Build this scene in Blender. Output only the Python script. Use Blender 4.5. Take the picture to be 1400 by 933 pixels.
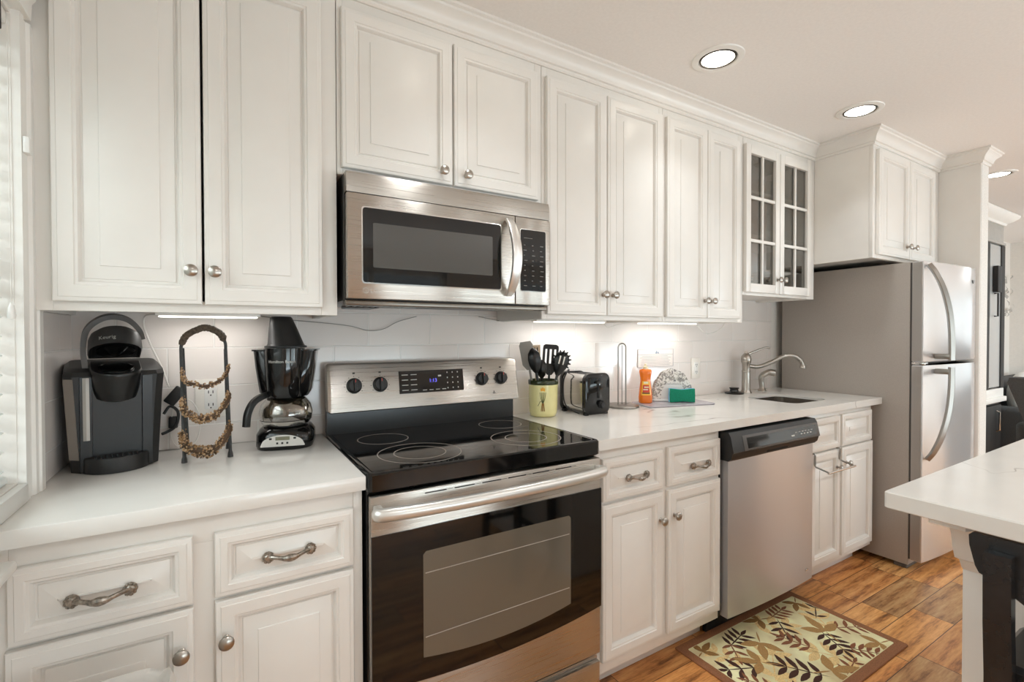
import bpy, bmesh, math, random
from mathutils import Vector, Matrix
random.seed(7)
PI = math.pi
scn = bpy.context.scene
for o in list(bpy.data.objects):
    bpy.data.objects.remove(o)
COL = scn.collection

# ------------------------------------------------------------------ camera
CAM_Z, YAW, PITCH, ROLL = 1.2671, math.radians(58.8157), math.radians(-.7727), math.radians(-.1196)
_F = Vector((math.cos(PITCH)*math.cos(YAW), math.cos(PITCH)*math.sin(YAW), math.sin(PITCH)))
_R = Vector((math.sin(YAW), -math.cos(YAW), 0)); _U = _R.cross(_F)
_R, _U = _R*math.cos(ROLL)+_U*math.sin(ROLL), _U*math.cos(ROLL)-_R*math.sin(ROLL)
cd = bpy.data.cameras.new('camera'); cd.sensor_width = 36; cd.lens = 656.86/1400*36
cd.clip_start = .02; cd.clip_end = 60
cam = bpy.data.objects.new('camera', cd); COL.objects.link(cam)
cam.matrix_world = Matrix(((_R.x, _U.x, -_F.x, 0), (_R.y, _U.y, -_F.y, 0), (_R.z, _U.z, -_F.z, CAM_Z), (0, 0, 0, 1)))
scn.camera = cam

# ------------------------------------------------------------------ world, light, exposure
scn.view_settings.view_transform = 'Standard'
scn.view_settings.look = 'None'
scn.view_settings.gamma = 1
scn.view_settings.use_curve_mapping = False
scn.view_settings.exposure = -0.2
scn.cycles.use_denoising = True
scn.cycles.diffuse_bounces = 6
scn.cycles.max_bounces = 12
scn.cycles.sample_clamp_indirect = 6
w = bpy.data.worlds.new('daylight'); scn.world = w; w.use_nodes = True
bg = w.node_tree.nodes['Background']
bg.inputs[0].default_value = (.86, .93, 1, 1); bg.inputs[1].default_value = 1.2

def area(name, loc, direction, sx, sy, power, color, spread=180):
    l = bpy.data.lights.new(name, 'AREA'); l.shape = 'RECTANGLE'; l.size = sx; l.size_y = sy
    l.energy = power; l.color = color; l.spread = math.radians(spread)
    o = bpy.data.objects.new(name, l); COL.objects.link(o); o.location = loc
    o.rotation_euler = Vector(direction).to_track_quat('-Z', 'Y').to_euler()
    return o
area('window_and_fill_light', (-.80, .72, 1.62), (1, .12, -.15), 1.1, 1.1, 42, (.90, .955, 1))
area('window_and_fill_light', (3.2, -3.45, .75), (0, 1, 1.2), 5.4, 1.1, 220, (.78, .91, 1))  # added fill lamp behind the camera, tipped up to brighten the ceiling
area('window_and_fill_light', (6.75, -3.45, .75), (0, 1, 1.2), 1.5, 1.1, 190, (.78, .91, 1))  # added fill lamp, out of view, brightens the far living area
area('window_and_fill_light', (8.25, -.35, 1.2), (-1, 0, .3), 1.9, 1.9, 14, (.87, .945, 1))
CAN_POWER, FILL_CAN_POWER, CAN_COLOR, LED_POWER = 1.3, 10.5, (.90, .96, 1), .8

# ------------------------------------------------------------------ mesh helpers
class MB:
    def __init__(s): s.bm = bmesh.new()
    def face(s, vs, m=0):
        try: f = s.bm.faces.new(vs)
        except ValueError: return
        f.material_index = m; f.smooth = True
    def loft(s, loops, cap0=True, cap1=True, closed=True, m=0):
        vl = [[s.bm.verts.new(p) for p in lp] for lp in loops]
        n = len(vl[0])
        for a, b in zip(vl, vl[1:]):
            for i in range(n if closed else n-1):
                j = (i+1) % n
                s.face((a[i], a[j], b[j], b[i]), m)
        if cap0: s.face(vl[0][::-1], m)
        if cap1: s.face(vl[-1], m)
        return vl
    def box(s, x0, x1, y0, y1, z0, z1, bev=0, m=0, seg=2):
        t = bmesh.new()
        bmesh.ops.create_cube(t, size=1)
        for v in t.verts:
            v.co = Vector(((x0+x1)/2+v.co.x*(x1-x0), (y0+y1)/2+v.co.y*(y1-y0), (z0+z1)/2+v.co.z*(z1-z0)))
        if bev: bmesh.ops.bevel(t, geom=t.edges[:], offset=bev, segments=seg, affect='EDGES', profile=.5, clamp_overlap=True)
        s.merge(t, m)
    def merge(s, t, m=None, mat=None):
        t.verts.index_update(); mp = []
        for v in t.verts: mp.append(s.bm.verts.new(mat @ v.co if mat else v.co))
        for f in t.faces: s.face([mp[v.index] for v in f.verts], f.material_index if m is None else m)
        t.free()
    def lathe(s, prof, c=(0, 0, 0), n=24, axis='z', m=0, cap0=True, cap1=True, sx=1, sy=1):
        c = Vector(c); loops = []
        for r, h in prof:
            r = max(r, 1e-4); lp = []
            for i in range(n):
                a = 2*PI*i/n; u, v = r*math.cos(a)*sx, r*math.sin(a)*sy
                lp.append(c+{'z': Vector((u, v, h)), '-y': Vector((u, -h, v)), 'x': Vector((h, u, v)), '-x': Vector((-h, -u, v))}[axis])
            loops.append(lp)
        s.loft(loops, cap0, cap1, m=m)
    def tube(s, pts, r, n=8, m=0, flat=1.0):
        pts = [Vector(p) for p in pts]; k = len(pts)
        rs = r if isinstance(r, (list, tuple)) else [r]*k
        T = [(pts[min(i+1, k-1)]-pts[max(i-1, 0)]).normalized() for i in range(k)]
        N = T[0].orthogonal().normalized(); loops = []
        up = Vector((0, 0, 1))
        if abs(T[0].z) < .9: N = (up-T[0]*up.dot(T[0])).normalized()
        for i in range(k):
            N = (N-T[i]*N.dot(T[i])).normalized(); B = T[i].cross(N)
            loops.append([pts[i]+(N*math.cos(2*PI*j/n)*flat+B*math.sin(2*PI*j/n))*rs[i] for j in range(n)])
        s.loft(loops, m=m)
    def prism(s, poly, axis, a, b, m=0):
        f = {'x': lambda p, h: Vector((h, p[0], p[1])), 'y': lambda p, h: Vector((p[0], h, p[1])), 'z': lambda p, h: Vector((p[0], p[1], h))}[axis]
        s.loft([[f(p, a) for p in poly], [f(p, b) for p in poly]], m=m)
    def rects(s, x0, x1, z0, z1, yf, steps, m=0, cap1=True):
        """nested rectangles: steps of (inset, depth behind the front plane yf)"""
        s.loft([[Vector((x0+i, yf+d, z0+i)), Vector((x1-i, yf+d, z0+i)), Vector((x1-i, yf+d, z1-i)), Vector((x0+i, yf+d, z1-i))] for i, d in steps], True, cap1, m=m)
    def sphere(s, c, r, m=0, sub=1, sc=(1, 1, 1)):
        t = bmesh.new(); bmesh.ops.create_icosphere(t, subdivisions=sub, radius=r)
        for v in t.verts: v.co = Vector((v.co.x*sc[0]+c[0], v.co.y*sc[1]+c[1], v.co.z*sc[2]+c[2]))
        s.merge(t, m)
    def text(s, body, size, mat, m=0, ex=.0004, align='LEFT'):
        c = bpy.data.curves.new('lettering', 'FONT'); c.body = body; c.size = size; c.extrude = ex; c.resolution_u = 2
        c.align_x = align
        o = bpy.data.objects.new('lettering', c)
        me = bpy.data.meshes.new_from_object(o)
        t = bmesh.new(); t.from_mesh(me); s.merge(t, m, mat)
        bpy.data.objects.remove(o); bpy.data.curves.remove(c); bpy.data.meshes.remove(me)
    def xf(s, M):
        for v in s.bm.verts: v.co = M @ v.co
        return s

def rrect(x0, x1, y0, y1, r, n=5):
    """rounded rectangle outline, counter-clockwise"""
    out = []
    for cx, cy, a0 in ((x1-r, y0+r, -PI/2), (x1-r, y1-r, 0), (x0+r, y1-r, PI/2), (x0+r, y0+r, PI)):
        for i in range(n+1):
            a = a0+PI/2*i/n; out.append((cx+r*math.cos(a), cy+r*math.sin(a)))
    return out
def spline(pts, k=8):
    P = [Vector(p) for p in pts]; P = [P[0]*2-P[1]]+P+[P[-1]*2-P[-2]]; out = []
    for i in range(1, len(P)-2):
        a, b, c, d = P[i-1:i+3]
        for j in range(k):
            t = j/k
            out.append(.5*((2*b)+(c-a)*t+(2*a-5*b+4*c-d)*t*t+(3*b-a-3*c+d)*t**3))
    out.append(P[-2]); return out
def front(x, y, z):
    """text frame on a surface that faces -y"""
    return Matrix(((1, 0, 0, x), (0, 0, -1, y), (0, 1, 0, z), (0, 0, 0, 1)))

ROOT, OFF = {}, {}
def _mesh(name, mb, mats, angle=32):
    bmesh.ops.recalc_face_normals(mb.bm, faces=mb.bm.faces[:])
    me = bpy.data.meshes.new(name); mb.bm.to_mesh(me); mb.bm.free()
    for mt in (mats if isinstance(mats, (list, tuple)) else [mats]): me.materials.append(mt)
    me.set_sharp_from_angle(angle=math.radians(angle))
    o = bpy.data.objects.new(name, me); COL.objects.link(o)
    return o
def _origin(o):
    vs = o.data.vertices
    xs = [v.co.x for v in vs]; ys = [v.co.y for v in vs]; zs = [v.co.z for v in vs]
    c = Vector(((min(xs)+max(xs))/2, (min(ys)+max(ys))/2, min(zs)))
    o.data.transform(Matrix.Translation(-c)); return c
def tag(o, label, cat, group=None):
    o['label'] = label; o['category'] = cat
    if group: o['group'] = group
    return o
def thing(name, label, cat, loc, rotz=0, group=None):
    o = bpy.data.objects.new(name, None); COL.objects.link(o); o.empty_display_size = .05
    o.location = loc; o.rotation_euler = (0, 0, rotz); tag(o, label, cat, group)
    ROOT[o] = Matrix.Translation(Vector(loc)) @ Matrix.Rotation(rotz, 4, 'Z'); OFF[o] = Vector((0, 0, 0))
    return o
def part(name, mb, mats, parent, local=False, label=None, angle=32):
    R = ROOT[parent]
    if not local: mb.xf(R.inverted())
    o = _mesh(name, mb, mats, angle); c = _origin(o)
    o.parent = parent; o.location = c-OFF[parent]; ROOT[o] = R; OFF[o] = c
    if label: o['label'] = label
    return o
def single(name, mb, mats, label, cat, group=None, angle=32):
    o = _mesh(name, mb, mats, angle); c = _origin(o); o.location = c
    ROOT[o] = Matrix.Translation(c); OFF[o] = Vector((0, 0, 0))
    return tag(o, label, cat, group)
def struct(name, mb, mats, parent=None, angle=32):
    if parent: return part(name, mb, mats, parent)
    o = _mesh(name, mb, mats, angle); c = _origin(o); o.location = c; o['kind'] = 'structure'
    ROOT[o] = Matrix.Translation(c); OFF[o] = Vector((0, 0, 0))
    return o
def dup(root, loc, label, rotz=None):
    r = root.copy(); COL.objects.link(r); r.location = loc; r['label'] = label
    if rotz is not None: r.rotation_euler = (0, 0, rotz)
    for ch in list(root.children):
        c = ch.copy(); COL.objects.link(c); c.parent = r
        for g in ch.children:
            d = g.copy(); COL.objects.link(d); d.parent = c
    return r

# ------------------------------------------------------------------ materials
def lin(c): return tuple(((x/255+.055)/1.055)**2.4 if x/255 > .04045 else x/255/12.92 for x in c)+(1,)
def pm(name, rgb, rough=.4, metal=0, spec=.5, coat=0, emit=None, es=0, alpha=1, trans=0):
    m = bpy.data.materials.new(name); m.use_nodes = True
    b = m.node_tree.nodes['Principled BSDF']
    b.inputs['Base Color'].default_value = lin(rgb); b.inputs['Roughness'].default_value = rough
    b.inputs['Metallic'].default_value = metal; b.inputs['Specular IOR Level'].default_value = spec
    b.inputs['Coat Weight'].default_value = coat; b.inputs['Coat Roughness'].default_value = .08
    b.inputs['Transmission Weight'].default_value = trans
    if emit: b.inputs['Emission Color'].default_value = lin(emit); b.inputs['Emission Strength'].default_value = es
    return m
def nd(m, typ, **kw):
    n = m.node_tree.nodes.new(typ)
    for k, v in kw.items():
        if k in n.inputs: n.inputs[k].default_value = v
        else: setattr(n, k, v)
    return n
def ln(m, a, ao, b, bi): m.node_tree.links.new(a.outputs[ao], b.inputs[bi])
def bsdf(m): return m.node_tree.nodes['Principled BSDF']
def coords(m, scale=(1, 1, 1), loc=(0, 0, 0), world=False):
    mp = nd(m, 'ShaderNodeMapping'); mp.inputs['Scale'].default_value = scale; mp.inputs['Location'].default_value = loc
    if world:
        g = nd(m, 'ShaderNodeNewGeometry'); ln(m, g, 'Position', mp, 'Vector')
    else:
        t = nd(m, 'ShaderNodeTexCoord'); ln(m, t, 'Object', mp, 'Vector')
    return mp
def bump(m, src, so, strength, dist=.001):
    b = nd(m, 'ShaderNodeBump'); b.inputs['Strength'].default_value = strength; b.inputs['Distance'].default_value = dist
    ln(m, src, so, b, 'Height'); ln(m, b, 'Normal', bsdf(m), 'Normal')
def ramp(m, stops):
    r = nd(m, 'ShaderNodeValToRGB'); e = r.color_ramp.elements
    while len(e) > 1: e.remove(e[-1])
    e[0].position, e[0].color = stops[0]
    for p, c in stops[1:]:
        q = e.new(p); q.color = c
    return r
def noisy(name, rgb, rough, scale, amt, bs=.2, **kw):
    """plain paint or fabric with a faint procedural grain"""
    m = pm(name, rgb, rough, **kw); mp = coords(m)
    n = nd(m, 'ShaderNodeTexNoise', Scale=scale, Detail=4.0); ln(m, mp, 0, n, 'Vector')
    a = [min(255, max(0, c*(1-amt))) for c in rgb]; b = [min(255, c*(1+amt)) for c in rgb]
    r = ramp(m, [(.3, lin(a)), (.7, lin(b))]); ln(m, n, 'Fac', r, 'Fac'); ln(m, r, 'Color', bsdf(m), 'Base Color')
    if bs: bump(m, n, 'Fac', bs, .0006)
    return m
M = {}
M['cab'] = noisy('cabinet_paint', (228, 224, 218), .32, 9, .008, .03)
M['cabin'] = noisy('cabinet_inside_shade', (200, 194, 184), .5, 9, .01, 0)  # cabinet paint darkened to hold the shade behind the glass doors
M['wall'] = noisy('wall_paint', (228, 224, 218), .7, 60, .01, .25)
M['stucco'] = noisy('textured_wall_paint', (222, 220, 215), .8, 120, .04, 1.0)
M['ceil'] = noisy('ceiling_paint', (236, 232, 228), .85, 90, .01, .35)
M['trim'] = noisy('trim_paint', (236, 234, 229), .3, 12, .006, .0)
M['black'] = noisy('black_plastic', (16, 16, 16), .3, 40, .1, 0)
M['blackm'] = noisy('matte_black_plastic', (24, 24, 24), .45, 150, .1, .15)
M['glossblack'] = noisy('gloss_black_enamel', (12, 12, 12), .08, 30, .05, 0)
M['ceramicglass'] = noisy('ceramic_glass', (9, 9, 9), .05, 30, .05, 0)
M['dark'] = noisy('dark_void', (10, 10, 10), .8, 30, .05, 0)
M['white'] = noisy('white_plastic', (236, 235, 231), .35, 30, .01, 0)
M['offw'] = noisy('outlet_plastic', (235, 230, 222), .3, 30, .01, 0)
M['nickel'] = pm('satin_nickel', (176, 170, 162), .28, 1)
M['pewter'] = noisy('antique_pewter', (150, 143, 134), .32, 160, .22, .3, metal=1)
M['chrome'] = pm('polished_steel', (205, 203, 199), .12, 1)
M['wire'] = pm('brushed_wire', (150, 146, 140), .3, 1)
M['grey'] = noisy('grey_plastic', (86, 83, 80), .45, 60, .03, .05)
M['fridge_side'] = noisy('fridge_side_enamel', (168, 160, 152), .5, 200, .02, .12)
M['led'] = pm('led_diffuser', (255, 255, 250), .5, emit=(255, 250, 240), es=3.2)
M['lens'] = pm('lamp_lens', (255, 255, 250), .4, emit=(255, 246, 230), es=14)
M['mark'] = pm('printed_legend', (190, 190, 185), .5)
M['markd'] = pm('dark_legend', (60, 58, 55), .5)
M['burn'] = pm('burner_print', (150, 140, 130), .35)
M['green'] = noisy('green_scourer', (10, 128, 98), .9, 220, .18, .8)
M['blue'] = noisy('blue_sponge', (120, 190, 220), .9, 160, .06, .6)
M['orange'] = pm('orange_soap', (240, 120, 10), .15, coat=.6)
M['labelo'] = pm('bottle_label', (250, 190, 60), .4)
M['labelr'] = pm('bottle_label_red', (205, 60, 45), .4)
M['labeld'] = pm('bottle_label_dark', (70, 40, 30), .4)
M['cream'] = noisy('cream_glaze', (232, 222, 160), .18, 14, .03, .0, coat=.4)
M['olive'] = pm('olive_rim_glaze', (48, 54, 30), .2)
M['stem'] = pm('painted_stem', (70, 78, 40), .3)
M['terr'] = pm('painted_brown', (140, 96, 40), .3)
M['flow'] = pm('painted_flower', (240, 170, 50), .3)
M['utgrey'] = pm('grey_nylon', (140, 136, 130), .4)
M['uttan'] = pm('tan_nylon', (170, 150, 125), .4)
M['board'] = noisy('glass_board', (176, 171, 178), .15, 14, .05, 0)
M['paper'] = noisy('paper', (238, 230, 224), .7, 80, .01, 0)
M['ink'] = pm('pale_ink', (150, 142, 148), .7)
M['inkb'] = pm('blue_ink', (120, 140, 160), .7)
M['bagp'] = noisy('white_bag_plastic', (236, 232, 226), .35, 6, .02, .1)
M['charc'] = noisy('charcoal_upholstery', (72, 74, 75), .9, 160, .08, .5)
M['cush'] = noisy('pale_cushion_fabric', (200, 198, 192), .9, 160, .06, .5)
M['espresso'] = noisy('espresso_wood', (24, 22, 20), .6, 30, .1, .1)
M['stoolw'] = noisy('black_lacquered_wood', (32, 32, 33), .25, 30, .1, .05)
M['hgrey'] = noisy('grey_painted_back', (168, 164, 158), .6, 30, .02, 0)
M['cord'] = pm('white_cord', (228, 224, 218), .4)
M['cordb'] = pm('black_cord', (20, 20, 20), .4)
M['cordg'] = pm('grey_cord', (150, 147, 142), .4)
M['iron'] = noisy('dark_wrought_iron', (44, 44, 44), .45, 90, .2, .2)
M['bead'] = pm('bronze_bead', (146, 112, 74), .4, .2)
M['beadd'] = pm('dark_bead', (84, 63, 45), .4, .2)
M['beadl'] = pm('pale_bead', (176, 146, 112), .4, .1)
M['twig'] = noisy('wound_twine', (84, 72, 60), .8, 140, .3, .6)
M['disp'] = pm('blue_display', (40, 40, 120), .3, emit=(110, 110, 255), es=1.6)
M['lcd'] = pm('lcd_grey', (112, 112, 92), .3)
M['red'] = pm('red_tick', (190, 50, 40), .4)
M['dish'] = pm('white_china', (235, 235, 232), .2)

def steel(name, rgb, rough, scale, bs=.03):
    m = pm(name, rgb, rough, 1); mp = coords(m, scale)
    n = nd(m, 'ShaderNodeTexNoise', Scale=1.0, Detail=3.0); ln(m, mp, 0, n, 'Vector')
    r = ramp(m, [(.3, (rough*.8,)*3+(1,)), (.7, (rough*1.25,)*3+(1,))]); ln(m, n, 'Fac', r, 'Fac'); ln(m, r, 'Color', bsdf(m), 'Roughness')
    b = bsdf(m); b.inputs['Anisotropic'].default_value = .9
    cv = nd(m, 'ShaderNodeCombineXYZ'); cv.inputs[2].default_value = 1; ln(m, cv, 0, b, 'Tangent')   # brushed sideways: reflections stretch up and down
    return m
M['steel'] = steel('brushed_steel', (186, 180, 172), .30, (3, 3, 500))
M['steelv'] = steel('brushed_steel_door', (196, 196, 198), .27, (.01, .01, .01), 0)
bsdf(M['steelv']).inputs['Metallic'].default_value = .72
M['steelf'] = steel('fridge_door_steel', (222, 222, 223), .24, (.01, .01, .01), 0)
bsdf(M['steelf']).inputs['Metallic'].default_value = .55

def glass(name, rgb=(255, 255, 255), gl=.08, blend=.5):
    m = bpy.data.materials.new(name); m.use_nodes = True; nt = m.node_tree; nt.nodes.clear()
    out = nd(m, 'ShaderNodeOutputMaterial'); mix = nd(m, 'ShaderNodeMixShader')
    t = nd(m, 'ShaderNodeBsdfTransparent'); t.inputs[0].default_value = lin(rgb)
    g = nd(m, 'ShaderNodeBsdfGlossy'); g.inputs['Roughness'].default_value = .03
    lw = nd(m, 'ShaderNodeLayerWeight'); lw.inputs['Blend'].default_value = blend
    mr = nd(m, 'ShaderNodeMapRange'); mr.inputs['To Min'].default_value = gl; mr.inputs['To Max'].default_value = .9
    ln(m, lw, 'Facing', mr, 'Value'); ln(m, mr, 0, mix, 0); ln(m, t, 0, mix, 1); ln(m, g, 0, mix, 2); ln(m, mix, 0, out, 0)
    return m
M['glass'] = glass('clear_glass', (240, 242, 240), .06, .25)
M['carafe'] = glass('carafe_glass', (226, 220, 208), .16, .45)
M['pane'] = glass('cabinet_pane', (205, 205, 200), .05, .2)
M['smoke'] = glass('smoked_glass', (120, 112, 100), .05, .15)
M['bag'] = pm('thin_white_bag', (238, 235, 230), .3); bsdf(M['bag']).inputs['Alpha'].default_value = .55

def slat_mat():
    m = bpy.data.materials.new('blind_slat'); m.use_nodes = True; nt = m.node_tree; nt.nodes.clear()
    out = nd(m, 'ShaderNodeOutputMaterial'); mix = nd(m, 'ShaderNodeMixShader'); mix.inputs[0].default_value = .25
    d = nd(m, 'ShaderNodeBsdfDiffuse'); d.inputs[0].default_value = lin((238, 240, 238))
    t = nd(m, 'ShaderNodeBsdfTranslucent'); t.inputs[0].default_value = lin((238, 242, 240))
    ln(m, d, 0, mix, 1); ln(m, t, 0, mix, 2); ln(m, mix, 0, out, 0); return m
M['slat'] = slat_mat()

def quartz():
    m = pm('white_quartz', (240, 238, 233), .16); mp = coords(m, world=True, loc=(3.1, 1.9, .4))
    n1 = nd(m, 'ShaderNodeTexNoise', Scale=1.15, Detail=4.0, Roughness=.5, Distortion=.6); ln(m, mp, 0, n1, 'Vector')
    s = nd(m, 'ShaderNodeMath', operation='SUBTRACT'); s.inputs[1].default_value = .5; ln(m, n1, 'Fac', s, 0)
    a = nd(m, 'ShaderNodeMath', operation='ABSOLUTE'); ln(m, s, 0, a, 0)
    n2 = nd(m, 'ShaderNodeTexNoise', Scale=2.6, Detail=3.0); ln(m, mp, 0, n2, 'Vector')
    r1 = ramp(m, [(0, (1, 1, 1, 1)), (.0032, (0, 0, 0, 1))]); ln(m, a, 0, r1, 'Fac')
    r2 = ramp(m, [(.47, (0, 0, 0, 1)), (.57, (1, 1, 1, 1))]); ln(m, n2, 'Fac', r2, 'Fac')
    mu = nd(m, 'ShaderNodeMath', operation='MULTIPLY'); ln(m, r1, 'Color', mu, 0); ln(m, r2, 'Color', mu, 1)
    n3 = nd(m, 'ShaderNodeTexNoise', Scale=6.0, Detail=5.0); ln(m, mp, 0, n3, 'Vector')
    r3 = ramp(m, [(.35, lin((230, 228, 223))), (.75, lin((224, 221, 216)))]); ln(m, n3, 'Fac', r3, 'Fac')
    mx = nd(m, 'ShaderNodeMix', data_type='RGBA'); ln(m, mu, 0, mx, 'Factor')
    ln(m, r3, 'Color', mx, 'A'); mx.inputs['B'].default_value = lin((170, 164, 157))
    ln(m, mx, 'Result', bsdf(m), 'Base Color'); return m
M['quartz'] = quartz()

def tile(name, axis):
    m = pm(name, (225, 218, 213), .14)
    g = nd(m, 'ShaderNodeNewGeometry'); sp = nd(m, 'ShaderNodeSeparateXYZ'); ln(m, g, 'Position', sp, 0)
    cb = nd(m, 'ShaderNodeCombineXYZ')
    ax = nd(m, 'ShaderNodeMath', operation='SUBTRACT'); ax.inputs[1].default_value = .592-9*.2446; ln(m, sp, axis, ax, 0)
    az = nd(m, 'ShaderNodeMath', operation='SUBTRACT'); az.inputs[1].default_value = .983-8*.122; ln(m, sp, 'Z', az, 0)
    ln(m, ax, 0, cb, 0); ln(m, az, 0, cb, 1)
    b = nd(m, 'ShaderNodeTexBrick'); b.offset = .5; b.offset_frequency = 2
    b.inputs['Scale'].default_value = 1; b.inputs['Mortar Size'].default_value = .0024; b.inputs['Mortar Smooth'].default_value = .4
    b.inputs['Brick Width'].default_value = .2446; b.inputs['Row Height'].default_value = .122; b.inputs['Bias'].default_value = 0
    b.inputs['Color1'].default_value = lin((234, 227, 222)); b.inputs['Color2'].default_value = lin((229, 222, 217)); b.inputs['Mortar'].default_value = lin((244, 241, 237))
    ln(m, cb, 0, b, 'Vector'); ln(m, b, 'Color', bsdf(m), 'Base Color')
    bm_ = nd(m, 'ShaderNodeBump', invert=True); bm_.inputs['Strength'].default_value = .9; bm_.inputs['Distance'].default_value = .002
    ln(m, b, 'Fac', bm_, 'Height'); ln(m, bm_, 'Normal', bsdf(m), 'Normal')
    return m
M['tile'] = tile('white_wall_tile', 'X'); M['tiley'] = tile('white_return_tile', 'Y')

def planks():
    m = pm('wood_plank_tile', (170, 110, 60), .36)
    g = nd(m, 'ShaderNodeNewGeometry'); sp = nd(m, 'ShaderNodeSeparateXYZ'); ln(m, g, 'Position', sp, 0)
    def mth(op, a, b=None, c=None):
        n = nd(m, 'ShaderNodeMath', operation=op)
        for i, v in enumerate((a, b, c)):
            if v is None: continue
            if isinstance(v, (int, float)): n.inputs[i].default_value = v
            else: m.node_tree.links.new(v, n.inputs[i])
        return n.outputs[0]
    W_, L_ = .147, .46
    yy = mth('SUBTRACT', sp.outputs['Y'], .778-20*W_); row = mth('FLOOR', mth('DIVIDE', yy, W_))
    wn = nd(m, 'ShaderNodeTexWhiteNoise', noise_dimensions='1D'); m.node_tree.links.new(row, wn.inputs['W'])
    xx = mth('ADD', sp.outputs['X'], mth('ADD', mth('MULTIPLY', wn.outputs['Value'], L_), 12.0)); col = mth('FLOOR', mth('DIVIDE', xx, L_))
    cb = nd(m, 'ShaderNodeCombineXYZ'); m.node_tree.links.new(row, cb.inputs[0]); m.node_tree.links.new(col, cb.inputs[1])
    w2 = nd(m, 'ShaderNodeTexWhiteNoise', noise_dimensions='2D'); ln(m, cb, 0, w2, 'Vector')
    # seams
    fy = mth('FRACT', mth('DIVIDE', yy, W_)); fx = mth('FRACT', mth('DIVIDE', xx, L_))
    dy = mth('MULTIPLY', mth('MINIMUM', fy, mth('SUBTRACT', 1.0, fy)), W_); dx = mth('MULTIPLY', mth('MINIMUM', fx, mth('SUBTRACT', 1.0, fx)), L_)
    seam = mth('LESS_THAN', mth('MINIMUM', dx, dy), .0014)
    # grain
    mp = nd(m, 'ShaderNodeCombineXYZ')
    m.node_tree.links.new(mth('ADD', mth('MULTIPLY', sp.outputs['X'], 1.6), mth('MULTIPLY', w2.outputs['Value'], 40.0)), mp.inputs[0])
    m.node_tree.links.new(mth('ADD', mth('MULTIPLY', sp.outputs['Y'], 9.0), mth('MULTIPLY', w2.outputs['Value'], 90.0)), mp.inputs[1])
    n1 = nd(m, 'ShaderNodeTexNoise', Scale=1.6, Detail=6.0, Roughness=.6, Distortion=.8); ln(m, mp, 0, n1, 'Vector')
    wv = nd(m, 'ShaderNodeTexWave', wave_type='BANDS', bands_direction='Y', Scale=.55, Distortion=7.0, Detail=3.0); wv.inputs['Detail Scale'].default_value = .7
    ln(m, mp, 0, wv, 'Vector')
    n2 = nd(m, 'ShaderNodeTexNoise', Scale=9.0, Detail=7.0, Roughness=.75); ln(m, mp, 0, n2, 'Vector')
    mixv = mth('ADD', mth('MULTIPLY', n1.outputs['Fac'], .56), mth('ADD', mth('MULTIPLY', wv.outputs['Fac'], .12), mth('MULTIPLY', n2.outputs['Fac'], .36)))
    fg = nd(m, 'ShaderNodeCombineXYZ')
    m.node_tree.links.new(mth('ADD', mth('MULTIPLY', sp.outputs['X'], 7.0), mth('MULTIPLY', w2.outputs['Value'], 55.0)), fg.inputs[0]); m.node_tree.links.new(mth('MULTIPLY', sp.outputs['Y'], 75.0), fg.inputs[1])
    n3 = nd(m, 'ShaderNodeTexNoise', Scale=1.0, Detail=4.0, Roughness=.7, Distortion=.4); ln(m, fg, 0, n3, 'Vector')
    mixv = mth('ADD', mth('MULTIPLY', mixv, .70), mth('MULTIPLY', n3.outputs['Fac'], .36))
    r = ramp(m, [(.38, lin((96, 70, 50))), (.46, lin((170, 128, 90))), (.54, lin((222, 178, 130))), (.66, lin((250, 218, 172)))])
    m.node_tree.links.new(mixv, r.inputs['Fac'])
    tint = ramp(m, [(0, lin((232, 200, 164))), (.25, lin((255, 226, 182))), (.5, lin((206, 194, 176))), (.75, lin((250, 210, 164))), (1, lin((255, 240, 206)))])
    ln(m, w2, 'Value', tint, 'Fac')
    mx = nd(m, 'ShaderNodeMix', data_type='RGBA', blend_type='MULTIPLY'); mx.inputs['Factor'].default_value = 1.0
    ln(m, r, 'Color', mx, 'A'); ln(m, tint, 'Color', mx, 'B')
    mx2 = nd(m, 'ShaderNodeMix', data_type='RGBA'); m.node_tree.links.new(seam, mx2.inputs['Factor'])
    ln(m, mx, 'Result', mx2, 'A'); mx2.inputs['B'].default_value = lin((72, 52, 36)); ln(m, mx2, 'Result', bsdf(m), 'Base Color')
    bump(m, n2, 'Fac', .15, .001); return m
M['floor'] = planks()

def rugm(name, rgb):
    m = noisy(name, rgb, .95, 260, .10, .9); return m
M['rug'] = noisy('rug_cream_pile', (252, 230, 178), .95, 7, .16, 0)
M['rugb'] = rugm('rug_binding', (150, 102, 70))
M['rD'] = rugm('rug_dark_leaf', (72, 44, 34)); M['rM'] = rugm('rug_rust_leaf', (138, 88, 60))
M['rO'] = rugm('rug_olive_leaf', (150, 112, 64)); M['rT'] = rugm('rug_tan_leaf', (176, 138, 86)); M['rL'] = rugm('rug_pale_leaf', (234, 204, 144))

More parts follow.
